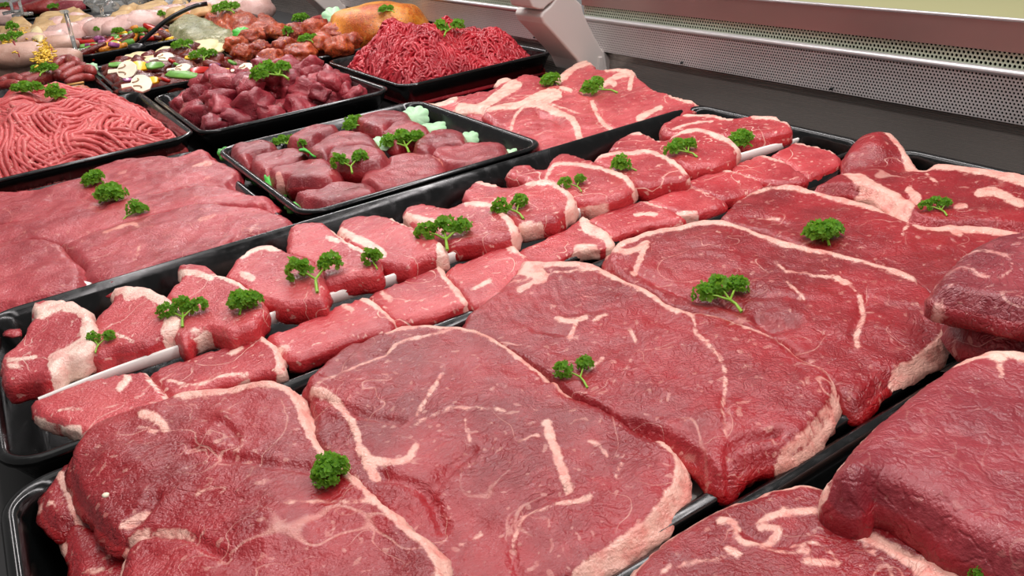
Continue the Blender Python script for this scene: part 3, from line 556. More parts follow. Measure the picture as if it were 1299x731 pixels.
sheet('a', [(60, 240), (105, 215), (230, 330), (120, 420)], -.03, 'white paper corner between the two nearest large steaks')
sheet('a', [(1085, 470), (1160, 490), (1110, 525), (1000, 620), (900, 600)], -.045, 'white paper corner beside the thick fat rim of the middle steak')
sheet('p', [(1190, 440), (1222, 428), (1235, 440), (1215, 470), (1180, 470)], -.02, 'white paper corner between the roasts at the right edge')
sheet('g', [(200, 640), (330, 590), (370, 600), (300, 660)], -.02, 'white paper corner peeking out below the flat slices at the left')
# ---- flat broad slices
G4 = 'broad flat slices in the left tray'
FL = [([(-150, 232), (0, 222), (100, 215), (250, 190), (335, 165), (360, 133), (430, 110), (540, 88), (640, 78), (720, 82), (800, 57), (840, 62), (865, 95), (900, 108), (972, 140), (930, 185), (905, 215), (700, 300), (400, 380), (0, 420), (-150, 420)], -.008, 'flat_slice', 'farthest of the flat broad slices, running to a pointed corner under two parsley tufts'),
      ([(-150, 340), (0, 350), (200, 330), (400, 290), (560, 240), (760, 205), (900, 205), (1010, 228), (1080, 245), (1108, 265), (1090, 288), (1010, 300), (800, 370), (500, 440), (0, 480), (-150, 480)], -.002, 'flat_slice', 'middle flat slice with a curled right tip and the stemmed parsley tuft on it'),
      ([(240, 430), (420, 370), (600, 318), (800, 285), (960, 275), (1090, 292), (1178, 330), (1165, 352), (1080, 385), (980, 400), (940, 425), (870, 460), (700, 500), (560, 548), (450, 590), (370, 600), (340, 575), (200, 560), (100, 480)], .004, 'flat_slice', 'nearest flat slice along the tray rim with a split near edge'),
      ([(-150, 470), (0, 440), (120, 415), (240, 430), (310, 490), (335, 540), (338, 585), (300, 620), (200, 648), (60, 675), (-60, 688), (-150, 690)], .008, 'flat_slice', 'flat slice at the left edge of the picture with a dark rounded end')]
for pts, zz, nm, lab in FL:
    slab('beef_slice', lab, 'meat slice', 'g', pts, z=zz, th=.06, h=.015, mat='flat', amp=.014, group=G4, bulge=.01, jag=.010, r=.6,
         fat=[([(420, 400), (540, 360), (560, 380)], 6), ([(780, 130), (850, 120)], 6), ([(560, 450), (550, 480)], 5), ([(800, 350), (870, 330)], 4)], crease=[([(200, 260), (330, 250), (420, 300)], 4, .012), ([(560, 260), (760, 190), (880, 190)], 3, .006), ([(340, 570), (330, 520), (280, 470)], 4, .014), ([(950, 420), (960, 380), (1000, 360)], 3, .010)])
# ---- fillets
GF = 'thick fillet steaks on the black tray'
FI = [('k', [(560, 385), (600, 330), (700, 270), (800, 263), (880, 283), (935, 318), (930, 350), (840, 350), (720, 360), (660, 400), (600, 395)], 'rounded fillet steak at the middle of the tray, highest of its pile', .035),
      ('k', [(640, 395), (700, 350), (850, 342), (960, 368), (1005, 402), (960, 440), (860, 452), (760, 450), (690, 440)], 'fillet steak just before the rounded one in the middle of the tray', .025),
      ('k', [(440, 312), (500, 268), (560, 243), (650, 230), (705, 236), (718, 262), (640, 292), (590, 322), (520, 335), (470, 338)], 'narrow fillet steak at the back left, behind two parsley tufts', .0),
      ('k', [(132, 372), (160, 345), (240, 334), (345, 332), (388, 352), (370, 385), (260, 400), (240, 440), (190, 440), (150, 410)], 'fillet steak in the far left corner of the fillet tray', .0),
      ('k', [(243, 432), (260, 402), (380, 370), (485, 362), (545, 382), (565, 408), (480, 440), (370, 465), (335, 495), (290, 480), (255, 460)], 'fillet steak second from the left corner, beside the green leaf', .01),
      ('k', [(333, 492), (360, 462), (500, 440), (650, 433), (702, 450), (735, 500), (680, 540), (560, 545), (445, 545), (430, 520), (370, 520)], 'blocky fillet steak with a white sinew on its front', .004),
      ('k', [(478, 612), (560, 590), (620, 580), (700, 552), (850, 545), (915, 560), (945, 590), (900, 620), (780, 640), (640, 662), (590, 650), (520, 640)], 'fillet steak lying nearest to the tray corner', -.008),
      ('h', [(580, 610), (600, 570), (660, 545), (740, 525), (840, 528), (878, 560), (880, 590), (830, 610), (740, 628), (660, 645), (620, 640)], 'broad fillet steak on the near rim, right of the upright parsley', -.010),
      ('h', [(825, 512), (870, 495), (1000, 485), (1072, 488), (1098, 518), (1050, 540), (990, 555), (930, 560), (870, 552), (840, 540)], 'fillet steak at the right end of the near row', -.012),
      ('h', [(765, 492), (800, 455), (860, 440), (930, 440), (952, 462), (945, 488), (860, 492), (830, 512), (790, 515)], 'small fillet steak between two pale green scallops at the right', .0),
      ('h', [(558, 408), (620, 380), (700, 372), (752, 383), (760, 405), (700, 415), (660, 440), (600, 425)], 'farthest fillet steak at the back of the tray', .0),
      ('h', [(655, 445), (700, 415), (760, 403), (822, 430), (815, 450), (740, 458), (710, 475), (670, 470)], 'fillet steak below the farthest one, with a notched left side', .015)]
for vw, pts, lab, zz in FI:
    slab('fillet_steak', lab, 'steak', vw, pts, z=zz+.01, th=.10, h=.013, mat='fillet', amp=.013, group=GF, bulge=.006, r=.4, jag=.006,
         fat=[([(400, 520), (415, 560)], 12, 'k'), ([(1250, 425), (1285, 440)], 6, 'k')])
# ---- neck steaks
GN = 'bone-in neck steaks by the rear wall'
NK = [([(10, 222), (100, 210), (180, 190), (330, 160), (350, 200), (300, 250), (400, 330), (300, 300), (180, 262), (80, 240)], -.055, [([(20, 222), (110, 215), (170, 200)], 14), ([(200, 235), (320, 230)], 12)], 'lowest neck steak peeking out along the left of the pile'),
      ([(165, 242), (200, 205), (350, 150), (362, 110), (400, 100), (440, 108), (480, 85), (560, 98), (640, 130), (700, 150), (620, 230), (500, 290), (380, 290), (280, 245), (200, 250)], -.02, [([(170, 235), (280, 238), (340, 205), (440, 130)], 22), ([(364, 120), (410, 108)], 18), ([(400, 170), (460, 140)], 20)], 'neck steak at the far left of the pile with a large bone end'),
      ([(640, 110), (690, 60), (740, 25), (790, 30), (812, 60), (880, 65), (970, 60), (1012, 102), (1072, 150), (1170, 185), (1278, 212), (1235, 240), (1100, 285), (1000, 315), (900, 345), (820, 300), (700, 200)], .005, [([(650, 110), (745, 42), (790, 36)], 18), ([(815, 160), (900, 100), (985, 70)], 14), ([(985, 70), (970, 150)], 12), ([(1160, 186), (1270, 214)], 12), ([(1010, 290), (1070, 262), (1110, 240)], 14), ([(860, 70), (960, 66)], 8), ([(880, 110), (900, 130)], 14)], 'largest neck steak, reaching right to the tray rim with parsley on it'),
      ([(308, 246), (380, 215), (480, 198), (560, 160), (650, 138), (745, 170), (805, 205), (832, 270), (905, 338), (800, 378), (700, 412), (640, 436), (560, 440), (440, 372), (400, 330), (335, 290)], -.01, [([(320, 242), (400, 225), (480, 218), (560, 226), (650, 262), (700, 295), (730, 340), (742, 395)], 17), ([(500, 195), (580, 175), (640, 182), (560, 205)], 22), ([(475, 235), (440, 290), (428, 335)], 8), ([(805, 212), (822, 262), (850, 305), (900, 338)], 18), ([(660, 150), (700, 160)], 14), ([(560, 205), (660, 235), (740, 270)], 4)], 'front neck steak with a round lean eye, on top of the pile')]
for pts, zz, fat, lab in NK:
    slab('neck_steak', lab, 'steak', 'n', pts, z=zz, th=.06, tx=.06, fw=.5, r=.25, h=.013, mat='neck', amp=.012, group=GN, fat=fat, crease=[([(560, 270), (620, 280), (650, 320)], 4, .02)], jag=.012)
# ---- raw-meat heaps, garnishes and the far trays
def blob(name, mat, loc, size, rot=0., seed=0, rough=.22, sub=3, flat=.0, parent=None, box=.35, freq=1.6, tilt=(0, 0)):
    """an irregular solid lump, squarish when box > 0"""
    bm = bmesh.new(); bmesh.ops.create_icosphere(bm, subdivisions=sub, radius=1.)
    V = []; ca, sa = math.cos(rot), math.sin(rot); Rt = Matrix.Rotation(tilt[0], 3, 'X') @ Matrix.Rotation(tilt[1], 3, 'Y')
    for v in bm.verts:
        p = v.co.normalized(); mx = max(abs(p.x), abs(p.y), abs(p.z)); k = (1-box) + box*min(1.45, 1/mx)
        q = p*k*(1 + rough*noise.noise(p*freq + Vector((seed*3.1, seed, 0))) + rough*.45*noise.noise(p*freq*2.6 + Vector((seed, 9, 0))))
        if flat and q.z < -flat: q.z = -flat - (q.z + flat)*-.15
        q = Rt @ Vector((q.x*size[0], q.y*size[1], q.z*size[2]))
        V.append((loc[0] + q.x*ca - q.y*sa, loc[1] + q.x*sa + q.y*ca, loc[2] + q.z))
    Fc = [tuple(x.index for x in f.verts) for f in bm.faces]; bm.free()
    return build(name, V, Fc, mat, parent)
# heaps of mince: a dome with draped strands
def mince(label, x0, x1, y0, y1, H, zb, mat, bundles, per, ln, rad, curl, seed, peaks):
    rg = random.Random(seed); g = MB(); nx, ny = 60, 70
    def Z(x, y):
        u = (x-x0)/(x1-x0); w = (y-y0)/(y1-y0)
        e = (math.sin(math.pi/2*min(1, max(0, min(u, 1-u)*3.6)))*math.sin(math.pi/2*min(1, max(0, min(w, 1-w)*3.6))))**.85
        z = zb + H*e*(.72 + .30*nz(x, y, 3.2, seed) + .24*nz(x, y, 8, seed))
        for (a, b, r_, h_) in peaks: z += h_*math.exp(-((x-a)**2 + (y-b)**2)/r_**2)*e
        return z
    V = [(x0 + (x1-x0)*i/nx, y0 + (y1-y0)*j/ny, 0) for j in range(ny+1) for i in range(nx+1)]; V = [(p[0], p[1], Z(p[0], p[1])) for p in V]
    g.add(V, [(j*(nx+1)+i, j*(nx+1)+i+1, (j+1)*(nx+1)+i+1, (j+1)*(nx+1)+i) for j in range(ny) for i in range(nx)])
    k = len(g.v); edge = [i for i in range(nx+1)] + [j*(nx+1)+nx for j in range(1, ny+1)] + [ny*(nx+1)+i for i in range(nx-1, -1, -1)] + [j*(nx+1) for j in range(ny-1, 0, -1)]
    low = [(g.v[i][0], g.v[i][1], zb-.01) for i in edge]; g.v += low; n = len(edge)
    g.f += [(edge[i], edge[(i+1) % n], k+(i+1) % n, k+i) for i in range(n)] + [tuple(range(k, k+n))]
    for _ in range(bundles):
        cx, cy = rg.uniform(x0+.04, x1-.04), rg.uniform(y0+.04, y1-.04); a = rg.uniform(0, 6.28); cu = rg.uniform(-curl, curl); L = ln*rg.uniform(.6, 1.3); lift = rg.uniform(.0, .03)
        np_ = 9 if per else 6; path = []; x, y, aa = cx, cy, a
        for i in range(np_): path.append((x, y, aa)); x += math.cos(aa)*L/np_; y += math.sin(aa)*L/np_; aa += cu/np_
        m_ = rg.randint(max(1, per-3), per+2) if per else rg.randint(1, 2)
        for q in range(m_):
            o = (q - m_/2)*rad*2.05; pts = []; hz = rg.uniform(-.5, .5)*rad
            for i, (x, y, aa) in enumerate(path):
                px_, py_ = x - math.sin(aa)*o + rg.uniform(-1, 1)*rad*.25, y + math.cos(aa)*o + rg.uniform(-1, 1)*rad*.25
                px_ = min(max(px_, x0+.015), x1-.015); py_ = min(max(py_, y0+.015), y1-.015)
                pts.append((px_, py_, Z(px_, py_) + lift*math.sin(math.pi*i/(np_-1)) + hz + rad*.5 - (0 if 0 < i < np_-1 else rad*1.4) + (rad*.8)*math.cos((q/m_-.5)*2.6)))
            g.tube(pts, [rad*.8] + [rad*(1 + .12*rg.uniform(-1, 1)) for _ in range(np_-2)] + [rad*.7], 6)
    return tagset(g.out('ground_meat', mat), label, 'ground meat', kind='stuff')
mince('heap of pale pink minced meat in thick strands at the left edge', -.42, .735, 4.28, 5.60, .25, -.11, 'mince', 150, 9, .38, .0125, 2.6, 3, [(.15, 5.2, .25, .08), (.0, 4.7, .3, .05)])
mince('tall heap of bright red minced beef in fine strands before the rear grille', 1.95, 2.90, 4.26, 5.34, .31, -.13, 'mince_red', 3300, 0, .10, .0085, 2.6, 12, [(2.3, 5.0, .3, .03)])
# diced beef
rg = random.Random(5)
cub = []
for i in range(400):
    if len(cub) >= 78: break
    x, y = rg.uniform(.91, 1.70), rg.uniform(4.36, 5.26); lvl = rg.choice((0, 0, 1, 1, 2))
    c = min(x-.83, 1.80-x, y-4.24, 5.35-y)
    if lvl and c < .12*lvl + .02: lvl = 0
    if all((x-a)**2 + (y-b)**2 > .078**2 or l != lvl for a, b, l in cub): cub.append((x, y, lvl))
for i, (x, y, l) in enumerate(cub):
    s = rg.uniform(.058, .085); o = blob('beef_cube', 'cube', (x, y, -.05 + l*.068 + .02*rg.random()), (s*rg.uniform(.9, 1.4), s*rg.uniform(.75, 1.05), s*rg.uniform(.62, .85)), rg.uniform(0, 6.3), i, .42, 3, box=.7, freq=1.6, tilt=(rg.uniform(-.5, .5), rg.uniform(-.5, .5)))
    tagset(o, 'uneven dark red chunk in the heap of diced stewing beef', 'beef chunk', 'chunks in the heap of diced beef')
# marinated meatballs and their neighbours
rg = random.Random(8); mb = []
for p, s_ in [((300, 60), 26), ((318, 50), 24), ((345, 78), 30), ((360, 62), 28), ((330, 66), 26), ((382, 72), 34), ((405, 60), 34), ((430, 62), 30), ((400, 42), 34), ((372, 46), 28), ((425, 46), 30), ((350, 42), 24), ((443, 56), 26), ((308, 70), 24)]:
    w = hit(p[0], p[1]-2, .03); dd = proj(w[None])[1][0]; s = s_*.5*dd/F*1.22
    o = blob('meatball', 'marinade', w - np.array([0, 0, .0]), (s, s*.95, s*.75), rg.uniform(0, 6), rg.random()*9, .24, 4, flat=.75, box=.1, freq=1.9)
    tagset(o, 'rough red-brown marinated meatball in the tray behind the diced beef', 'meatball', 'red marinated meatballs')
def bx2(view, x, y, z): return hit(*px(view, [(x, y)])[0], z)
def rope(name, mat, view, pts, z, r, label, cat, group=None, taper=.5):
    W = [bx2(view, a, b, z) for a, b in pts]; W = catmull(W, .03, False); n = len(W); g = MB()
    g.tube(W, [r*(taper + (1-taper)*min(1, min(i, n-1-i)/3)) for i in range(n)], 10); return tagset(g.out(name, mat), label, cat, group)
rope('sausage', 'sausage', 'o', [(300, 175), (370, 150), (440, 140), (505, 148)], .02, .038, 'dark red sausage behind the meatballs, nearest the pale green garnish', 'sausage', 'sausages behind the meatballs')
rope('sausage', 'sausage', 'o', [(430, 185), (500, 182), (580, 190)], .02, .036, 'short dark red sausage beside the orange-crusted joint', 'sausage', 'sausages behind the meatballs')
rope('sausage', 'cube', 'o', [(60, 235), (130, 210), (210, 190), (270, 178)], .0, .03, 'smooth reddish sausage half hidden along the left of the meatballs', 'sausage', 'sausages behind the meatballs')
w = bx2('p', 478, 38, .03)
tagset(blob('meat_joint', 'orange', w + np.array([.05, .1, -.02]), (.40, .26, .20), -.55, 4, .10, 4, flat=.5, box=.2), 'big dome of meat with an orange-yellow spice crust behind the red mince', 'meat joint')
# glazed meat with mushrooms and peppers
rg = random.Random(21)
def scatter(n, rect, z, fn, md=.05):
    pts = []
    for _ in range(n*40):
        if len(pts) >= n: break
        x, y = rg.uniform(rect[0], rect[1]), rg.uniform(rect[2], rect[3])
        if all((x-a)**2 + (y-b)**2 > md*md for a, b in pts): pts.append((x, y)); fn(len(pts), x, y, z)
def chunk(name, mat, s, label, cat, group, rough=.4, box=.4, flat=.6):
    def f(i, x, y, z):
        k = s*rg.uniform(.75, 1.25); tagset(blob(name, mat, (x, y, z + rg.uniform(-.01, .02)), (k*1.2, k*.85, k*.65), rg.uniform(0, 6), rg.random()*20, rough, 2 if s < .08 else 3, box=box, tilt=(rg.uniform(-.4, .4), rg.uniform(-.4, .4))), label, cat, group)
    return f
scatter(62, (.74, 1.46, 5.74, 6.9), -.045, chunk('glazed_meat_piece', 'stew', .075, 'shiny dark glazed meat piece among the mushrooms and peppers', 'meat piece', 'glazed meat pieces'), .085)
scatter(34, (.82, 1.40, 5.86, 6.8), .01, chunk('glazed_meat_piece', 'stew', .065, 'shiny dark glazed meat piece among the mushrooms and peppers', 'meat piece', 'glazed meat pieces'), .10)
for o in [o for o in C.objects if o.name.startswith('glazed')]: pass
def chip(name, mat, x, y, z, a, b, t, rot, label, cat, group, tilt=(.3, .1), shape=None):
    P = shape or [(-1, -.5), (-.6, -.8), (.6, -.7), (1, -.3), (.9, .5), (.2, .8), (-.8, .6)]
    M3 = Matrix.Rotation(rot, 3, 'Z') @ Matrix.Rotation(tilt[0], 3, 'X') @ Matrix.Rotation(tilt[1], 3, 'Y'); g = MB()
    V = [M3 @ Vector((p[0]*a, p[1]*b, s)) + Vector((x, y, z)) for s in (-t/2, t/2) for p in P]; n = len(P)
    g.add([tuple(v) for v in V], [tuple(range(n)), tuple(range(n, 2*n))] + [(i, (i+1) % n, n+(i+1) % n, n+i) for i in range(n)])
    o = bevelled(g.out(name, mat, smooth=True), t*.35/1., 2); return tagset(o, label, cat, group)
GV = 'vegetables on the glazed meat'
def chipat(view, x, y, z, name, mat, a, b, t, rot, label, cat='vegetable piece', group=GV, tilt=(.35, .15), **k):
    w = bx2(view, x, y, z); return chip(name, mat, w[0], w[1], w[2], a, b, t, rot, label, cat, group, tilt, **k)
for x, y, mt, a, b, rot, lab in [(665, 340, 'yellow', .05, .045, .2, 'square yellow pepper piece behind the largest mushroom slice'), (850, 520, 'yellow', .028, .028, 0, 'small round yellow pepper piece in the middle of the glazed meat'), (860, 330, 'green', .055, .03, .3, 'pale green pepper piece below the oval mushroom slice'),
                                 (1210, 450, 'green', .09, .028, -.9, 'long green pepper strip leaning in the glazed meat'), (975, 510, 'red', .07, .028, 1.5, 'upright red pepper strip in the glazed meat'), (1140, 320, 'green', .03, .02, 1.4, 'short light green piece right of the oval mushroom slice'), (375, 320, 'green', .045, .02, 0, 'light green stalk end above the largest mushroom slice'), (1080, 270, 'red', .05, .025, 1.2, 'red pepper strip at the back of the glazed meat')]:
    chipat('u', x, y, .085, 'pepper_piece', mt, a*1.25, b*1.35, .018, rot, lab, tilt=(.6, .15))
for x, y, s, rot, lab in [(1140, 460, .028, 0, 'purple onion bit beside the green pepper strip'), (520, 510, .035, .4, 'purple onion bit between the two big mushroom slices'), (790, 300, .03, 1., 'purple onion bit right of the square yellow pepper')]:
    chipat('u', x, y, .07, 'onion_piece', 'onion', s, s*.7, .012, rot, lab)
for x, y, s, rot, mt, lab in [(600, 540, .035, .4, 'onion', 'purple onion half-ring right of the long-stemmed parsley'), (745, 515, .06, 1.2, 'green', 'tall green pepper strip at the right side of the glazed meat'), (405, 475, .035, -.3, 'yellow', 'yellow pepper strip left of the parsley in the glazed meat'), (660, 590, .05, -.2, 'yellow', 'thin yellow pepper strip near the diced beef'), (480, 580, .06, .3, 'red', 'reddish pepper slab beside the long parsley stem')]:
    chipat('m', x, y, .07, 'pepper_piece' if mt != 'onion' else 'onion_piece', mt, s*1.3, s*.65, .018, rot, lab, tilt=(.6, .15))
MUSH = [(-1.15, -.16), (-.5, -.14), (-.35, -.55), (.1, -.85), (.65, -.7), (.95, -.2), (.95, .3), (.6, .75), (.1, .85), (-.3, .55), (-.45, .2), (-1.1, .22)]
for vw, x, y, s, rot, tl, lab in [('u', 470, 395, .088, .1, .75, 'largest white mushroom slice, cap and stem in full view'), ('u', 650, 570, .082, .45, .7, 'white mushroom slice nearest the tray rim'), ('u', 960, 235, .078, .5, .3, 'oval white mushroom slice at the back of the glazed meat'), ('u', 1180, 375, .07, .1, .3, 'narrow white mushroom slice under the green pepper strip'), ('m', 840, 575, .068, .2, .5, 'white mushroom slice at the right, next to the diced beef')]:
    w = bx2(vw, x, y, .085); g = MB(); M3 = Matrix.Rotation(rot - .52, 3, 'Z') @ Matrix.Rotation(tl, 3, 'X')
    root = empty('mushroom_slice', w, lab, 'mushroom slice', 'white mushroom slices'); n = len(MUSH)
    V = [tuple(M3 @ Vector((p[0]*s, p[1]*s*.95, q)) + Vector(w)) for q in (-.008, .008) for p in MUSH]
    g.add(V, [tuple(range(n)), tuple(range(n, 2*n))] + [(i, (i+1) % n, n+(i+1) % n, n+i) for i in range(n)]); bevelled(g.out('slice', 'ivory', root, smooth=False), .003, 2)
    for sg in (1, -1):
        g = MB(); g.tube([tuple(M3 @ Vector((-.35*s + .5*s*math.sin(t)*1.0, sg*(.16*s + .34*s*(1-math.cos(t))*.6), .009)) + Vector(w)) for t in np.linspace(0, 2.0, 7)], .0045, 6); g.out('gill', 'gill', root)
for vw, pts, z, lab in [('u', [(410, 235), (470, 195), (600, 155), (780, 140), (930, 180), (800, 260), (700, 270), (560, 290), (440, 290)], .04, 'broad pale squash slice at the back of the glazed meat'), ('u', [(860, 150), (920, 90), (1060, 70), (1090, 100), (1000, 180)], .05, 'pale squash slice beside the parsley at the back'),
                        ('m', [(405, 345), (470, 325), (610, 312), (620, 350), (560, 390), (480, 390)], .05, 'pale squash slice by the tray corner'), ('m', [(560, 385), (640, 345), (695, 362), (640, 405), (590, 408)], .04, 'small pale squash slice touching the tray rim')]:
    slab('squash_slice', lab, 'squash slice', vw, pts, z=z, th=.03, h=.03, mat='potato', amp=.004, group='pale squash slices', jag=.001, bulge=.002)
# pepper strips in the small tray
rg = random.Random(3)
for i in range(60):
    x, y = rg.uniform(.78, 1.48), rg.uniform(7.78, 8.62); mt = rg.choice(['red', 'red', 'stew', 'yellow', 'orange', 'onion', 'green', 'stew']); nm = {'red': 'red pepper strip', 'stew': 'dark glazed meat strip', 'yellow': 'yellow pepper cube', 'orange': 'orange pepper strip', 'onion': 'purple onion strip', 'green': 'green pepper strip'}[mt]
    s = rg.uniform(.08, .14)
    chip(nm.replace(' ', '_'), mt, x, y, -.03 + .02*rg.random() + (.03 if i > 20 else 0), s if 'strip' in nm else .065, .05, .04, rg.uniform(0, 3.1), nm + ' in the small tray with the black ladle', 'vegetable piece' if mt != 'stew' else 'meat piece', nm + 's in the small tray', (rg.uniform(-.4, .4), rg.uniform(-.4, .4)))
# sausages and skewers left
GS = 'sausages in the left tray'
for pts, r, lab in [([(700, 240), (780, 190), (880, 170), (980, 225)], .05, 'broad flattened red sausage at the back right of its tray'), ([(740, 320), (850, 280), (960, 245), (1085, 245)], .045, 'red sausage reaching the right rim behind the parsley'), ([(800, 390), (900, 345), (1020, 300), (1130, 290), (1175, 320)], .042, 'red sausage with a bent right end beside the mushroom tray'), ([(850, 450), (950, 410), (1060, 385), (1170, 385)], .036, 'thin red sausage lowest on the right'),
                    ([(300, 460), (420, 430), (560, 390), (700, 350), (740, 370)], .052, 'plump red sausage ending under the middle parsley tuft'), ([(0, 440), (100, 410), (200, 400), (260, 420)], .045, 'red sausage at the left picture edge'), ([(250, 400), (350, 370), (460, 350)], .045, 'red sausage between the left edge and the middle parsley'), ([(-60, 500), (60, 480), (180, 470), (250, 480)], .042, 'pale red sausage low at the left picture edge')]:
    rope('sausage', 'sausage', 'q', pts, .03, r, lab, 'sausage', GS, taper=.6)
rg = random.Random(13)
for i in range(9):
    x = -.48 + i*.118; tagset(blob('skewered_meat', 'marinade', (x, 5.9 + .02*(i % 2), -.02), (.085, .13, .07), .1, i, .3, 3, box=.4), 'spiced orange-red skewered meat piece before the sausages', 'meat piece', 'skewered meat pieces')
for i, (a, b_) in enumerate([((900, 475), (1065, 445)), ((915, 510), (1065, 487)), ((920, 535), (1065, 510)), ((980, 575), (1060, 555))]):
    g = MB(); g.tube([bx2('q', a[0]-60, a[1]+10, .03), bx2('q', b_[0], b_[1], .03)], .008, 8); tagset(g.out('wooden_skewer', 'stick'), 'wooden skewer end sticking out of the spiced meat at the tray rim', 'skewer', 'wooden skewer ends')
# herbed fish, orange chicken
for pts, mt, z, lab in [([(200, 215), (300, 140), (420, 120), (520, 140), (640, 190), (735, 230), (740, 275), (600, 300), (440, 325), (340, 290)], 'herb', .05, 'pale fish fillet covered in green herbs')]:
    slab('fish_fillet', lab, 'fish fillet', 'm', pts, z=z, th=.10, h=.035, mat=mt, amp=.03, jag=.01, r=.5)
for pts, z, lab in [([(505, 110), (580, 100), (660, 130), (740, 190), (760, 240), (700, 240), (620, 190), (540, 150)], .05, 'orange marinated chicken piece overlapping the herbed fish'), ([(720, 100), (800, 60), (880, 70), (950, 100), (940, 150), (860, 190), (780, 190), (720, 150)], .09, 'orange marinated chicken piece on top in the middle'),
                    ([(740, 200), (850, 160), (960, 110), (1060, 110), (1115, 145), (1110, 190), (1000, 215), (860, 245), (770, 250)], .07, 'orange marinated chicken piece at the right end'), ([(620, 90), (700, 75), (760, 90), (740, 140), (660, 130)], .08, 'small orange marinated chicken piece beneath the parsley')]:
    slab('marinated_chicken', lab, 'chicken piece', 'm', pts, z=z, th=.11, h=.035, mat='marinade', amp=.03, group='orange marinated chicken', jag=.01, r=.6)
# raw chicken fillets
rg = random.Random(17)
CKF = [('l', 410, 330, .17), ('l', 540, 260, .19), ('l', 700, 220, .18), ('l', 860, 210, .19), ('l', 1010, 190, .2), ('l', 1170, 165, .2), ('m', 60, 150, .19), ('m', 190, 110, .2), ('m', 320, 95, .2), ('m', 460, 90, .21), ('m', 600, 60, .21), ('m', 720, 30, .21), ('m', 840, 20, .2), ('m', 930, 50, .16), ('l', 480, 210, .16), ('l', 640, 170, .15)]
for i, (vw, x, y, s) in enumerate(CKF):
    w = bx2(vw, x, y, .05); tagset(blob('chicken_fillet', 'chicken', (w[0], w[1], .0), (s*1.2, s*.8, .13), rg.uniform(-.6, .6), i*2.2, .22, 3, flat=.8, box=.0), 'smooth pale pink raw chicken fillet in the row at the far end', 'chicken fillet', 'raw chicken fillets')
GB = 'golden breaded cutlets'
for vw, pts, z, lab in [('l', [(170, 260), (250, 200), (340, 130), (420, 90), (500, 75), (530, 110), (470, 170), (380, 210), (280, 260)], .11, 'long breaded cutlet leaning behind the chicken fillets'), ('l', [(480, 160), (560, 110), (660, 95), (750, 105), (770, 140), (700, 170), (600, 190), (530, 195)], .11, 'breaded cutlet with its rounded end pointing right'), ('l', [(280, 160), (330, 110), (420, 90), (560, 75), (640, 65), (700, 90), (600, 110), (480, 140)], .11, 'thin breaded cutlet lying behind two others'),
                    ('l', [(-30, 240), (40, 200), (140, 120), (200, 140), (245, 180), (180, 220), (80, 250)], .11, 'triangular breaded cutlet at the left picture edge'), ('l', [(900, 150), (920, 100), (1000, 50), (1110, 10), (1130, 30), (1080, 110), (1000, 140)], .11, 'tall breaded cutlet nearest the clear tag holder'), ('l', [(1080, 110), (1130, 40), (1230, 0), (1350, -20), (1380, 60), (1300, 90), (1200, 100)], .11, 'breaded cutlet in the middle of the upper row'),
                    ('m', [(180, 90), (230, 10), (330, -20), (400, 10), (370, 60), (280, 90)], .11, 'breaded cutlet before the tall clear tag'), ('m', [(380, 60), (400, 0), (500, -20), (600, 0), (570, 40), (480, 55)], .11, 'farthest breaded cutlet at the top edge')]:
    slab('breaded_cutlet', lab, 'cutlet', vw, pts, z=z, th=.10, h=.04, mat='breaded', amp=.035, group=GB, jag=.02, r=.6)
# rolled chicken with cheese
GR = 'rolled chicken with cheese'
for i, (x, y, z, sx, sy, lab) in enumerate([(120, 440, .10, .27, .15, 'large rolled chicken tied with red twine at the left edge'), (420, 480, .02, .24, .12, 'rolled chicken at the right under the grated cheese'), (60, 560, -.01, .25, .11, 'rolled chicken low at the left tray rim'), (230, 550, -.02, .2, .09, 'small rolled chicken in the middle of the near rim'), (440, 370, .06, .2, .12, 'rolled chicken behind the grated cheese'), (30, 350, .12, .22, .12, 'rolled chicken below the curly parsley at the left edge'), (260, 350, .10, .16, .1, 'rolled chicken beneath the pale cheese slice')]):
    w = bx2('l', x, y, z); o = blob('chicken_roll', 'rolled', (w[0], w[1], w[2] - .02), (sx, sy, .10), -.4, i*1.7, .14, 3, flat=.8, box=.1); tagset(o, lab, 'chicken roll', GR)
    if i in (0, 1): 
        g = MB(); g.tube([(w[0] + .02 + .0*math.cos(t), w[1] + (sy+.004)*math.cos(t), w[2] - .02 + .105*math.sin(t)) for t in np.linspace(-.3, 3.44, 18)], .006, 6); g.out('twine', 'twine', o)
rg = random.Random(31); g = MB()
for i in range(420):
    cx, cy = rg.choice([(360, 430), (370, 400), (390, 460), (30, 365), (60, 350), (140, 370), (340, 480), (330, 350), (180, 290)]); w = bx2('l', cx + rg.gauss(0, 28), cy + rg.gauss(0, 22), .12 + rg.uniform(-.03, .03)); a = rg.uniform(0, 6.3); l = .03
    g.tube([w, w + np.array([math.cos(a)*l, math.sin(a)*l, rg.uniform(-.01, .01)])], .0055, 5)
tagset(g.out('grated_cheese', 'cheese'), 'yellow grated cheese scattered over the rolled chicken', 'grated cheese', kind='stuff')
slab('cheese_slice', 'pale cheese slice on the rolled chicken', 'cheese slice', 'l', [(245, 250), (300, 205), (335, 230), (355, 290), (320, 330), (290, 310), (260, 300)], z=.16, th=.03, h=.03, mat='potato', amp=.003, jag=.002, bulge=0.)
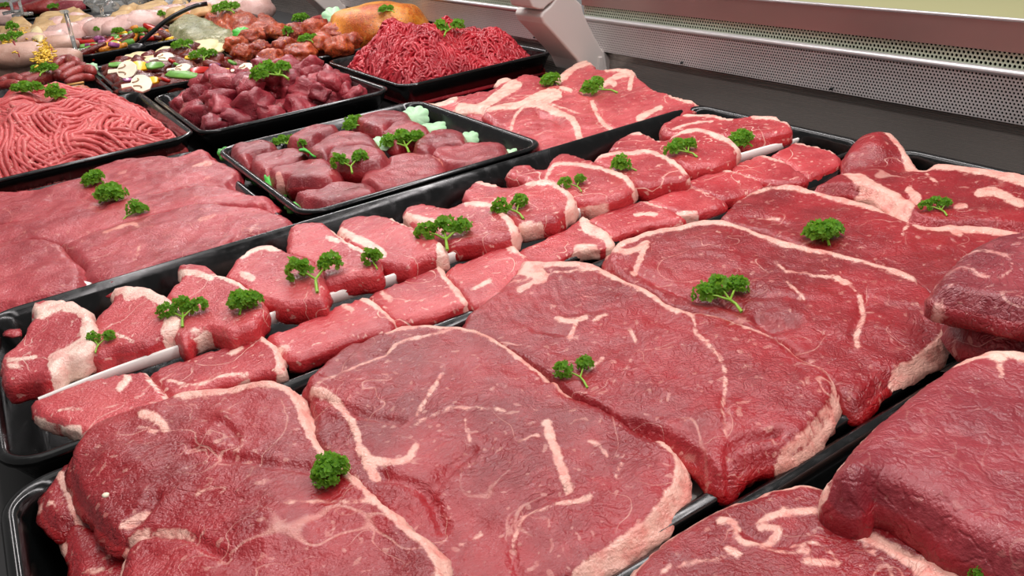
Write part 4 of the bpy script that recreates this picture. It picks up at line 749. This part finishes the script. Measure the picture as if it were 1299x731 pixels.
# dark marinated slices at the far top left
rg = random.Random(41)
for i, (x, y, s, mt, lab) in enumerate([(60, 110, .2, 'sausage', 'dark red meat slice at the far left behind the breaded cutlet'), (290, 40, .24, 'cube', 'glossy dark red meat slice behind the left parsley'), (360, 60, .2, 'sausage', 'glossy red meat slice farthest at the top left'), (560, 75, .16, 'cube', 'reddish meat slice left of the clear tag holder'), (580, 20, .22, 'chicken', 'pale chicken piece at the top edge'), (20, 160, .14, 'chicken', 'pale pink chicken piece at the left edge'), (10, 90, .16, 'cube', 'pinkish meat slice at the left picture edge')]):
    w = bx2('l', x, y, .0); tagset(blob('meat_piece', mt, w, (s*1.3, s*.8, .10), -.3, i, .2, 3, flat=.6, box=.1), lab, 'meat piece', 'meat pieces at the far left')
tray(.6, 2.2, 11.6, 13., 'farthest black tray at the top edge behind the cutlets')
w = bx2('l', 960, 20, .1); tagset(blob('plastic_bag', 'clear', (w[0], w[1], w[2]), (.3, .18, .12), -.3, 3, .5, 3, flat=.6), 'crumpled clear plastic wrap by the far tray', 'plastic wrap')
# clear tag holders and ladle
def tag_holder(view, base, top, z, wdt, label):
    a = bx2(view, base[0], base[1], z); bt = px(view, [top])[0]
    hh = (base[1]-top[1])/VW[view][2]*proj(a[None])[1][0]/F/.89
    root = empty('tag_holder', a, label, 'tag holder', 'clear plastic tag holders')
    b = MB(); b.tube([a + (0, 0, 0), a + (.01, .0, hh*.5), a + (.02, 0, hh)], wdt, 8); b.out('stem', 'clear', root)
    b = MB(); b.box(a[0]-.02, a[0]+.04, a[1]-.06, a[1]+.06, a[2]+hh*.96, a[2]+hh); b.out('clip', 'clear', root, smooth=False)
    b = MB(); b.tube([a + (-.10, .04, .01), a + (0, 0, .02), a + (.1, -.04, .01)], wdt*1.1, 8); b.out('foot', 'clear', root)
tag_holder('l', (630, 440), (655, 140), .0, .017, 'clear plastic tag holder between the rolled chicken and the pepper tray')
tag_holder('l', (190, 130), (215, -60), .1, .017, 'clear plastic tag holder at the top left, right one of a pair')
tag_holder('l', (110, 110), (130, -60), .1, .017, 'clear plastic tag holder at the top left, left one of a pair')
tag_holder('l', (850, 150), (850, 50), .05, .017, 'clear plastic tag holder beside the tall breaded cutlet')
tag_holder('m', (360, 90), (380, -40), .05, .017, 'clear plastic tag holder standing between the far breaded cutlets')
p0 = bx2('m', -10, 350, .02); p3 = bx2('m', 540, 32, .02); dY = p0[1]
P3 = [hit_y(*px('m', [(a, b_)])[0], dY + k) for a, b_, k in [(-20, 360, 0), (80, 270, -.02), (200, 170, -.04), (330, 95, -.06), (450, 45, -.08), (540, 30, -.1)]]
root = empty('ladle', P3[0], 'black ladle leaning out of the small pepper tray', 'ladle')
b = MB(); b.tube(catmull(P3, .05, False), .018, 10); b.out('handle', 'black_plastic', root)
o = blob('bowl', 'black_plastic', P3[0] - np.array([.03, 0, .03]), (.08, .07, .04), 0, 1, .02, 3, flat=.3, parent=root)
# green plastic garnish
def scallop(view, x, y, z, s, mat, label, tilt=(0, 0), rot=0, ax=1., n=8, up=.0):
    s *= .78; w = bx2(view, x, y, z); M3 = Matrix.Rotation(rot, 3, 'Z') @ Matrix.Rotation(tilt[0], 3, 'X') @ Matrix.Rotation(tilt[1], 3, 'Y'); k = n*6; V = []
    for q in (0, 1):
        V.append(tuple(M3 @ Vector((0, 0, up - q*.006)) + Vector(w)))
        for i in range(k):
            a = 2*math.pi*i/k; r = s*(.85 + .15*abs(math.sin(a*n/2))); V.append(tuple(M3 @ Vector((r*ax*math.cos(a), r*math.sin(a), -q*.006 + .006*math.sin(3*a))) + Vector(w)))
    g = MB(); g.add(V, [(0, 1+i, 1+(i+1) % k) for i in range(k)] + [(k+1, k+2+(i+1) % k, k+2+i) for i in range(k)] + [(1+i, 1+(i+1) % k, k+2+(i+1) % k, k+2+i) for i in range(k)])
    return tagset(g.out('green_garnish', mat), label, 'garnish', 'green scalloped garnishes')
for vw, x, y, z, s, mt, tl, rot, ax, lab in [('k', 118, 408, -.03, .055, 'lettuce', (.7, 0), .3, 1, 'bright green garnish in the left corner of the fillet tray'), ('k', 245, 500, -.05, .05, 'lettuce', (0, -.5), 1.57, 2.6, 'long bright green garnish along the left rim, far one'), ('k', 385, 600, -.05, .045, 'lettuce', (0, -.5), 1.57, 2.6, 'long bright green garnish along the left rim, near one'),
                                            ('k', 520, 685, -.04, .05, 'lettuce', (.3, 0), .2, 1.7, 'bright green garnish in the near corner of the fillet tray'), ('k', 572, 400, .03, .06, 'lettuce', (.5, .2), 1.2, 1.4, 'bright green leaf-like garnish in the middle of the fillets'), ('k', 1148, 208, -.02, .09, 'lettuce_pale', (.7, 0), -.5, 1, 'large pale green scallop at the back of the fillet tray'),
                                            ('k', 1248, 262, -.02, .06, 'lettuce_pale', (.3, 0), -.4, 1.3, 'pale green scallop right of the large one'), ('k', 962, 352, -.0, .06, 'lettuce_pale', (.6, 0), -.5, 1, 'pale green scallop between the fillets in the middle'), ('h', 962, 474, -.02, .055, 'lettuce_pale', (.6, 0), -.5, 1, 'pale green scallop behind the right-hand fillets'), ('h', 1105, 523, -.03, .035, 'lettuce_pale', (.4, 0), -.5, 1, 'tiny pale green scallop at the right rim of the fillet tray'),
                                            ('y', 860, 200, .05, .13, 'lettuce_pale', (.9, 0), -.5, 1, 'pointed pale green garnish behind the sausages'), ('y', 975, 228, .05, .11, 'lettuce_pale', (.7, 0), -.5, 1, 'rounded pale green garnish beside the orange-crusted joint'), ('y', 150, 315, .05, .06, 'lettuce_pale', (.7, 0), -.5, 1, 'small pale green garnish at the left of the meatballs'), ('m', 812, 268, .05, .09, 'lettuce', (.6, 0), -.5, 1, 'dark green leaf at the corner of the meatball tray'),
                                            ('q', 1140, 260, .03, .07, 'lettuce_pale', (.6, 0), -.3, 1, 'pale green leaf beside the bent sausage')]:
    scallop(vw, x, y, z, s, mt, lab, tl, rot, ax)
# small crumb of meat on the tray and such
w = bx2('s', 70, 315, -.04); tagset(blob('meat_scrap', 'chop', w, (.02, .03, .008), .4, 2, .4, 2), 'tiny scrap of meat on the left end wall of the long tray', 'meat scrap')
w = bx2('b', 290, 386, .075); tagset(blob('fat_crumb', 'ivory', w, (.006, .006, .003), 0, 2, .3, 2), 'tiny white crumb on the nearest large steak', 'crumb')
# ---- parsley
def leaf_cluster_mesh(seed, n=56):
    rg = random.Random(seed); V = []; Fc = []
    for k in range(n):
        th = math.acos(rg.uniform(-.25, 1)); ph = rg.uniform(0, 6.28); d = Vector((math.sin(th)*math.cos(ph), math.sin(th)*math.sin(ph), math.cos(th)))
        c = d*rg.uniform(.55, .95); nrm = (d + Vector((rg.uniform(-.6, .6), rg.uniform(-.6, .6), rg.uniform(-.3, .6)))).normalized()
        t = nrm.orthogonal().normalized(); b = nrm.cross(t); r = rg.uniform(.17, .30); m_ = 15; k0 = len(V); V.append(tuple(c - nrm*r*.45))
        ps = rg.uniform(0, 6)
        for ring, (rr, am, up) in enumerate(((.45, .05, -.25), (.8, .16, 0), (1., .30, .12))):
            for i in range(m_):
                a = 2*math.pi*i/m_; lob = 1 + .16*math.sin(a*5 + ps)*ring/2; w_ = am*math.sin(a*4 + ps) + am*.5*(i % 2)*(ring == 2)
                p = c + (t*math.cos(a) + b*math.sin(a))*r*rr*lob + nrm*r*(w_ + up); V.append(tuple(p))
        Fc += [(k0, k0+1+i, k0+1+(i+1) % m_) for i in range(m_)]
        for q in (0, 1): Fc += [(k0+1+q*m_+i, k0+1+(q+1)*m_+i, k0+1+(q+1)*m_+(i+1) % m_, k0+1+q*m_+(i+1) % m_) for i in range(m_)]
    me = bpy.data.meshes.new('parsley_leaves'); me.from_pydata(V, [], Fc); me.update(); me.polygons.foreach_set('use_smooth', [True]*len(me.polygons)); me.materials.append(M['leaf']); return me
settle()
CL = [leaf_cluster_mesh(s) for s in (1, 2, 3)]
def parsley_proto(kind):
    """crown width about 1, crown centre near the origin, stem running towards -Y"""
    sets = {'wide': [(-.34, 0, .12, .22), (.0, .08, .16, .24), (.34, .02, .12, .22)], 'two': [(-.28, 0, .12, .27), (.30, .05, .14, .24)], 'round': [(-.18, .05, .14, .27), (.18, .08, .14, .27), (0, -.12, .2, .26), (0, .2, .1, .24)], 'tuft': [(0, 0, .18, .36), (.2, .14, .12, .24)]}[kind]
    ends = {'wide': (.05, -.62, -.02), 'two': (.08, -.75, -.02), 'round': (.0, -.30, -.02), 'tuft': (-.05, -.55, -.02)}[kind]
    cl = [(CL[i % 3], c) for i, c in enumerate(sets)]; b = MB()
    fork = np.array([ends[0]*.5, ends[1]*.45, .05])
    b.tube([np.array(ends), (np.array(ends)+fork)/2 + (0, 0, .04), fork], [.032, .028, .026], 7)
    for (x, y, z, s) in sets: b.tube([fork, (fork + np.array([x, y, z]))/2 + (0, 0, .03), (x, y, z)], [.024, .02, .014], 6)
    me = bpy.data.meshes.new('parsley_stem'); me.from_pydata(b.v, [], b.f); me.update(); me.polygons.foreach_set('use_smooth', [True]*len(me.polygons)); me.materials.append(M['stem'])
    return me, cl
PP = {k: parsley_proto(k) for k in ('wide', 'two', 'round', 'tuft')}
bpy.context.view_layer.update(); dg = bpy.context.evaluated_depsgraph_get(); SC = bpy.context.scene
def parsley(x, y, w, kind, ang, label, lift=.0, tip=(0., 0.)):
    """x, y, w: crown in photo pixels; ang: stem direction about the vertical (0 = towards the camera)"""
    d = Vector(R @ cv(x, y + w*.12)).normalized(); ok, loc, nrm, *_ = SC.ray_cast(dg, Vector((0, 0, U)), d)
    loc = Vector(loc)/U if ok else Vector(hit(x, y, .05)); dep = proj(np.array(loc)[None])[1][0]; s = w*dep/F*1.15
    root = bpy.data.objects.new('parsley_sprig', None); C.objects.link(root); root.empty_display_size = .01
    root.location = (loc + Vector((0, 0, .02*s + lift)))*U; root.rotation_euler = (tip[0], tip[1], ang - .526); root.scale = (s*U,)*3
    tagset(root, label, 'parsley', 'curly parsley sprigs'); st, cl = PP[kind]
    for nm, me, c in [('stem', st, None)] + [('leaf_cluster', m_, c) for m_, c in cl]:
        o = bpy.data.objects.new(nm, me); C.objects.link(o); o.parent = root
        if c: o.location = c[:3]; o.scale = (c[3],)*3; o.rotation_euler = (0, 0, c[0]*7 + ang*3 + x)
PS = [
 (129, 430, 32, 'two', .0, 'parsley on the nearest pale steak at the left end'), (234, 393, 50, 'wide', .15, 'parsley between the second and third pale steaks, stem pointing down'), (311, 386, 48, 'round', -.2, 'parsley beside the loose flap of the third pale steak'),
 (400, 342, 60, 'two', .1, 'two-lobed parsley sprig on the pale steaks, widest in the long tray'), (472, 330, 34, 'tuft', .5, 'small dark parsley tuft with its stem pointing right'), (565, 294, 58, 'wide', .0, 'flat-topped parsley sprig in the middle of the long tray'),
 (648, 262, 42, 'two', .3, 'loose parsley sprig with a long bent stem'), (727, 232, 30, 'two', .2, 'small parsley sprig right of the long-stemmed one'), (788, 212, 32, 'tuft', 1.2, 'low parsley tuft with no visible stem in the long tray'),
 (863, 189, 40, 'wide', .5, 'parsley sprig with its stem pointing down right, second from the far end'), (941, 180, 40, 'round', .9, 'dense parsley hanging over the rim of a rib steak'),
 (121, 229, 33, 'round', 1.5, 'farthest of the three parsley tufts on the flat slices'), (142, 249, 44, 'round', -1.2, 'middle of the three parsley tufts on the flat slices'), (174, 268, 30, 'tuft', -.6, 'nearest of the three parsley tufts on the flat slices, stem toward the left'),
 (360, 180, 26, 'wide', .6, 'parsley at the left of the fillets beside the green leaf'), (384, 184, 16, 'tuft', .4, 'tiny parsley beside the green leaf in the fillet tray'), (450, 158, 34, 'wide', 1.2, 'parsley behind the rounded fillet steak'), (512, 180, 46, 'wide', .2, 'broad parsley sprig between the right-hand fillets'), (444, 205, 40, 'two', .1, 'upright parsley before the middle fillets'),
 (699, 104, 30, 'round', 1.2, 'parsley on the ridge of the neck steaks'), (753, 112, 38, 'two', .9, 'parsley with a long stem on the largest neck steak'),
 (345, 93, 46, 'wide', .8, 'parsley lying on the diced beef'), (570, 36, 34, 'two', -.3, 'parsley on top of the red mince'),
 (382, 25, 22, 'round', .3, 'parsley at the back of the meatballs'), (366, 42, 18, 'tuft', .2, 'parsley on the left meatballs'), (391, 50, 22, 'wide', .5, 'parsley in the middle of the meatballs'), (490, 13, 20, 'wide', .8, 'parsley on the orange-crusted joint'),
 (232, 58, 24, 'wide', .8, 'parsley at the back of the glazed meat'), (259, 71, 28, 'wide', .2, 'long-stemmed parsley on the glazed meat'),
 (37, 114, 36, 'wide', 2.9, 'parsley on the spiced meat, left of the pale mince sprig'), (71, 122, 30, 'tuft', 1.3, 'parsley at the edge of the pale pink mince, stem to the right'), (58, 89, 28, 'wide', .0, 'parsley on the sausages'),
 (16, 36, 18, 'tuft', .4, 'upper of the two parsley tufts at the left edge'), (17, 48, 24, 'wide', .6, 'lower of the two parsley tufts at the left edge'), (41, 18, 22, 'wide', .8, 'parsley before the clear tag holders'), (69, 9, 14, 'wide', .8, 'flat parsley behind the breaded cutlets'), (8, 7, 12, 'wide', .2, 'parsley in the top left corner'),
 (288, 12, 30, 'wide', .6, 'parsley on the orange marinated chicken'), (205, 19, 12, 'tuft', .2, 'tiny parsley on the raw chicken fillets'), (150, 41, 16, 'round', .2, 'parsley at the back of the pepper strips'), (176, 41, 14, 'round', .2, 'right-hand parsley in the pepper tray'), (123, 38, 9, 'tuft', .2, 'tiny parsley between chicken and pepper strips'),
 (422, 598, 58, 'round', 1.5, 'big parsley sprig on the fat rim of the nearest steak, stem pointing right'), (729, 468, 44, 'two', .2, 'parsley with long stems where the middle steaks meet'), (914, 370, 62, 'wide', .25, 'bushy parsley standing in a hollow of the round steaks'), (1045, 298, 52, 'round', .0, 'round parsley tuft on the rear round steak'), (1187, 261, 34, 'wide', .0, 'parsley on the folded steak below the steel wall'), (1238, 732, 26, 'tuft', .2, 'parsley cut by the bottom edge on the rib steak')]
for a in PS: parsley(*a)

# ------------------------------------------------------------------ light and camera
def area(name, loc, size, energy, col, rot=(0, 0, 0)):
    l = bpy.data.lights.new(name, 'AREA'); l.shape = 'RECTANGLE'; l.size, l.size_y = size; l.energy = energy; l.color = col
    o = bpy.data.objects.new(name, l); C.objects.link(o); o.location = np.asarray(loc)*U; o.rotation_euler = rot; return o
area('fluorescent_tube_front', (.6, 3.2, 3.4), (.10, 3.0), 12, (1, .93, .93), (0, math.radians(6), 0))
area('fluorescent_tube_rear', (2.6, 5.6, 2.9), (.07, 4.4), 27, (1, .94, .94), (0, math.radians(12), 0))
area('ceiling_light', (1.2, 5., 8), (2.2, 2.6), 20, (1, .98, .95))
w = bpy.data.worlds.new('room'); bpy.context.scene.world = w; w.use_nodes = True
w.node_tree.nodes['Background'].inputs[0].default_value = (1, .96, .95, 1); w.node_tree.nodes['Background'].inputs[1].default_value = .26
cam = bpy.data.cameras.new('camera'); co = bpy.data.objects.new('camera', cam); C.objects.link(co)
cam.sensor_width = 36; cam.lens = 36*F/1299; cam.clip_start = .005
co.matrix_world = Matrix([[R[i][0], R[i][1], R[i][2], (0, 0, U)[i]] for i in range(3)] + [[0, 0, 0, 1]])
S = bpy.context.scene; S.camera = co
S.view_settings.view_transform = 'Standard'; S.view_settings.look = 'None'; S.view_settings.gamma = 1; S.view_settings.use_curve_mapping = False
S.view_settings.exposure = -.18
S.cycles.use_denoising = True
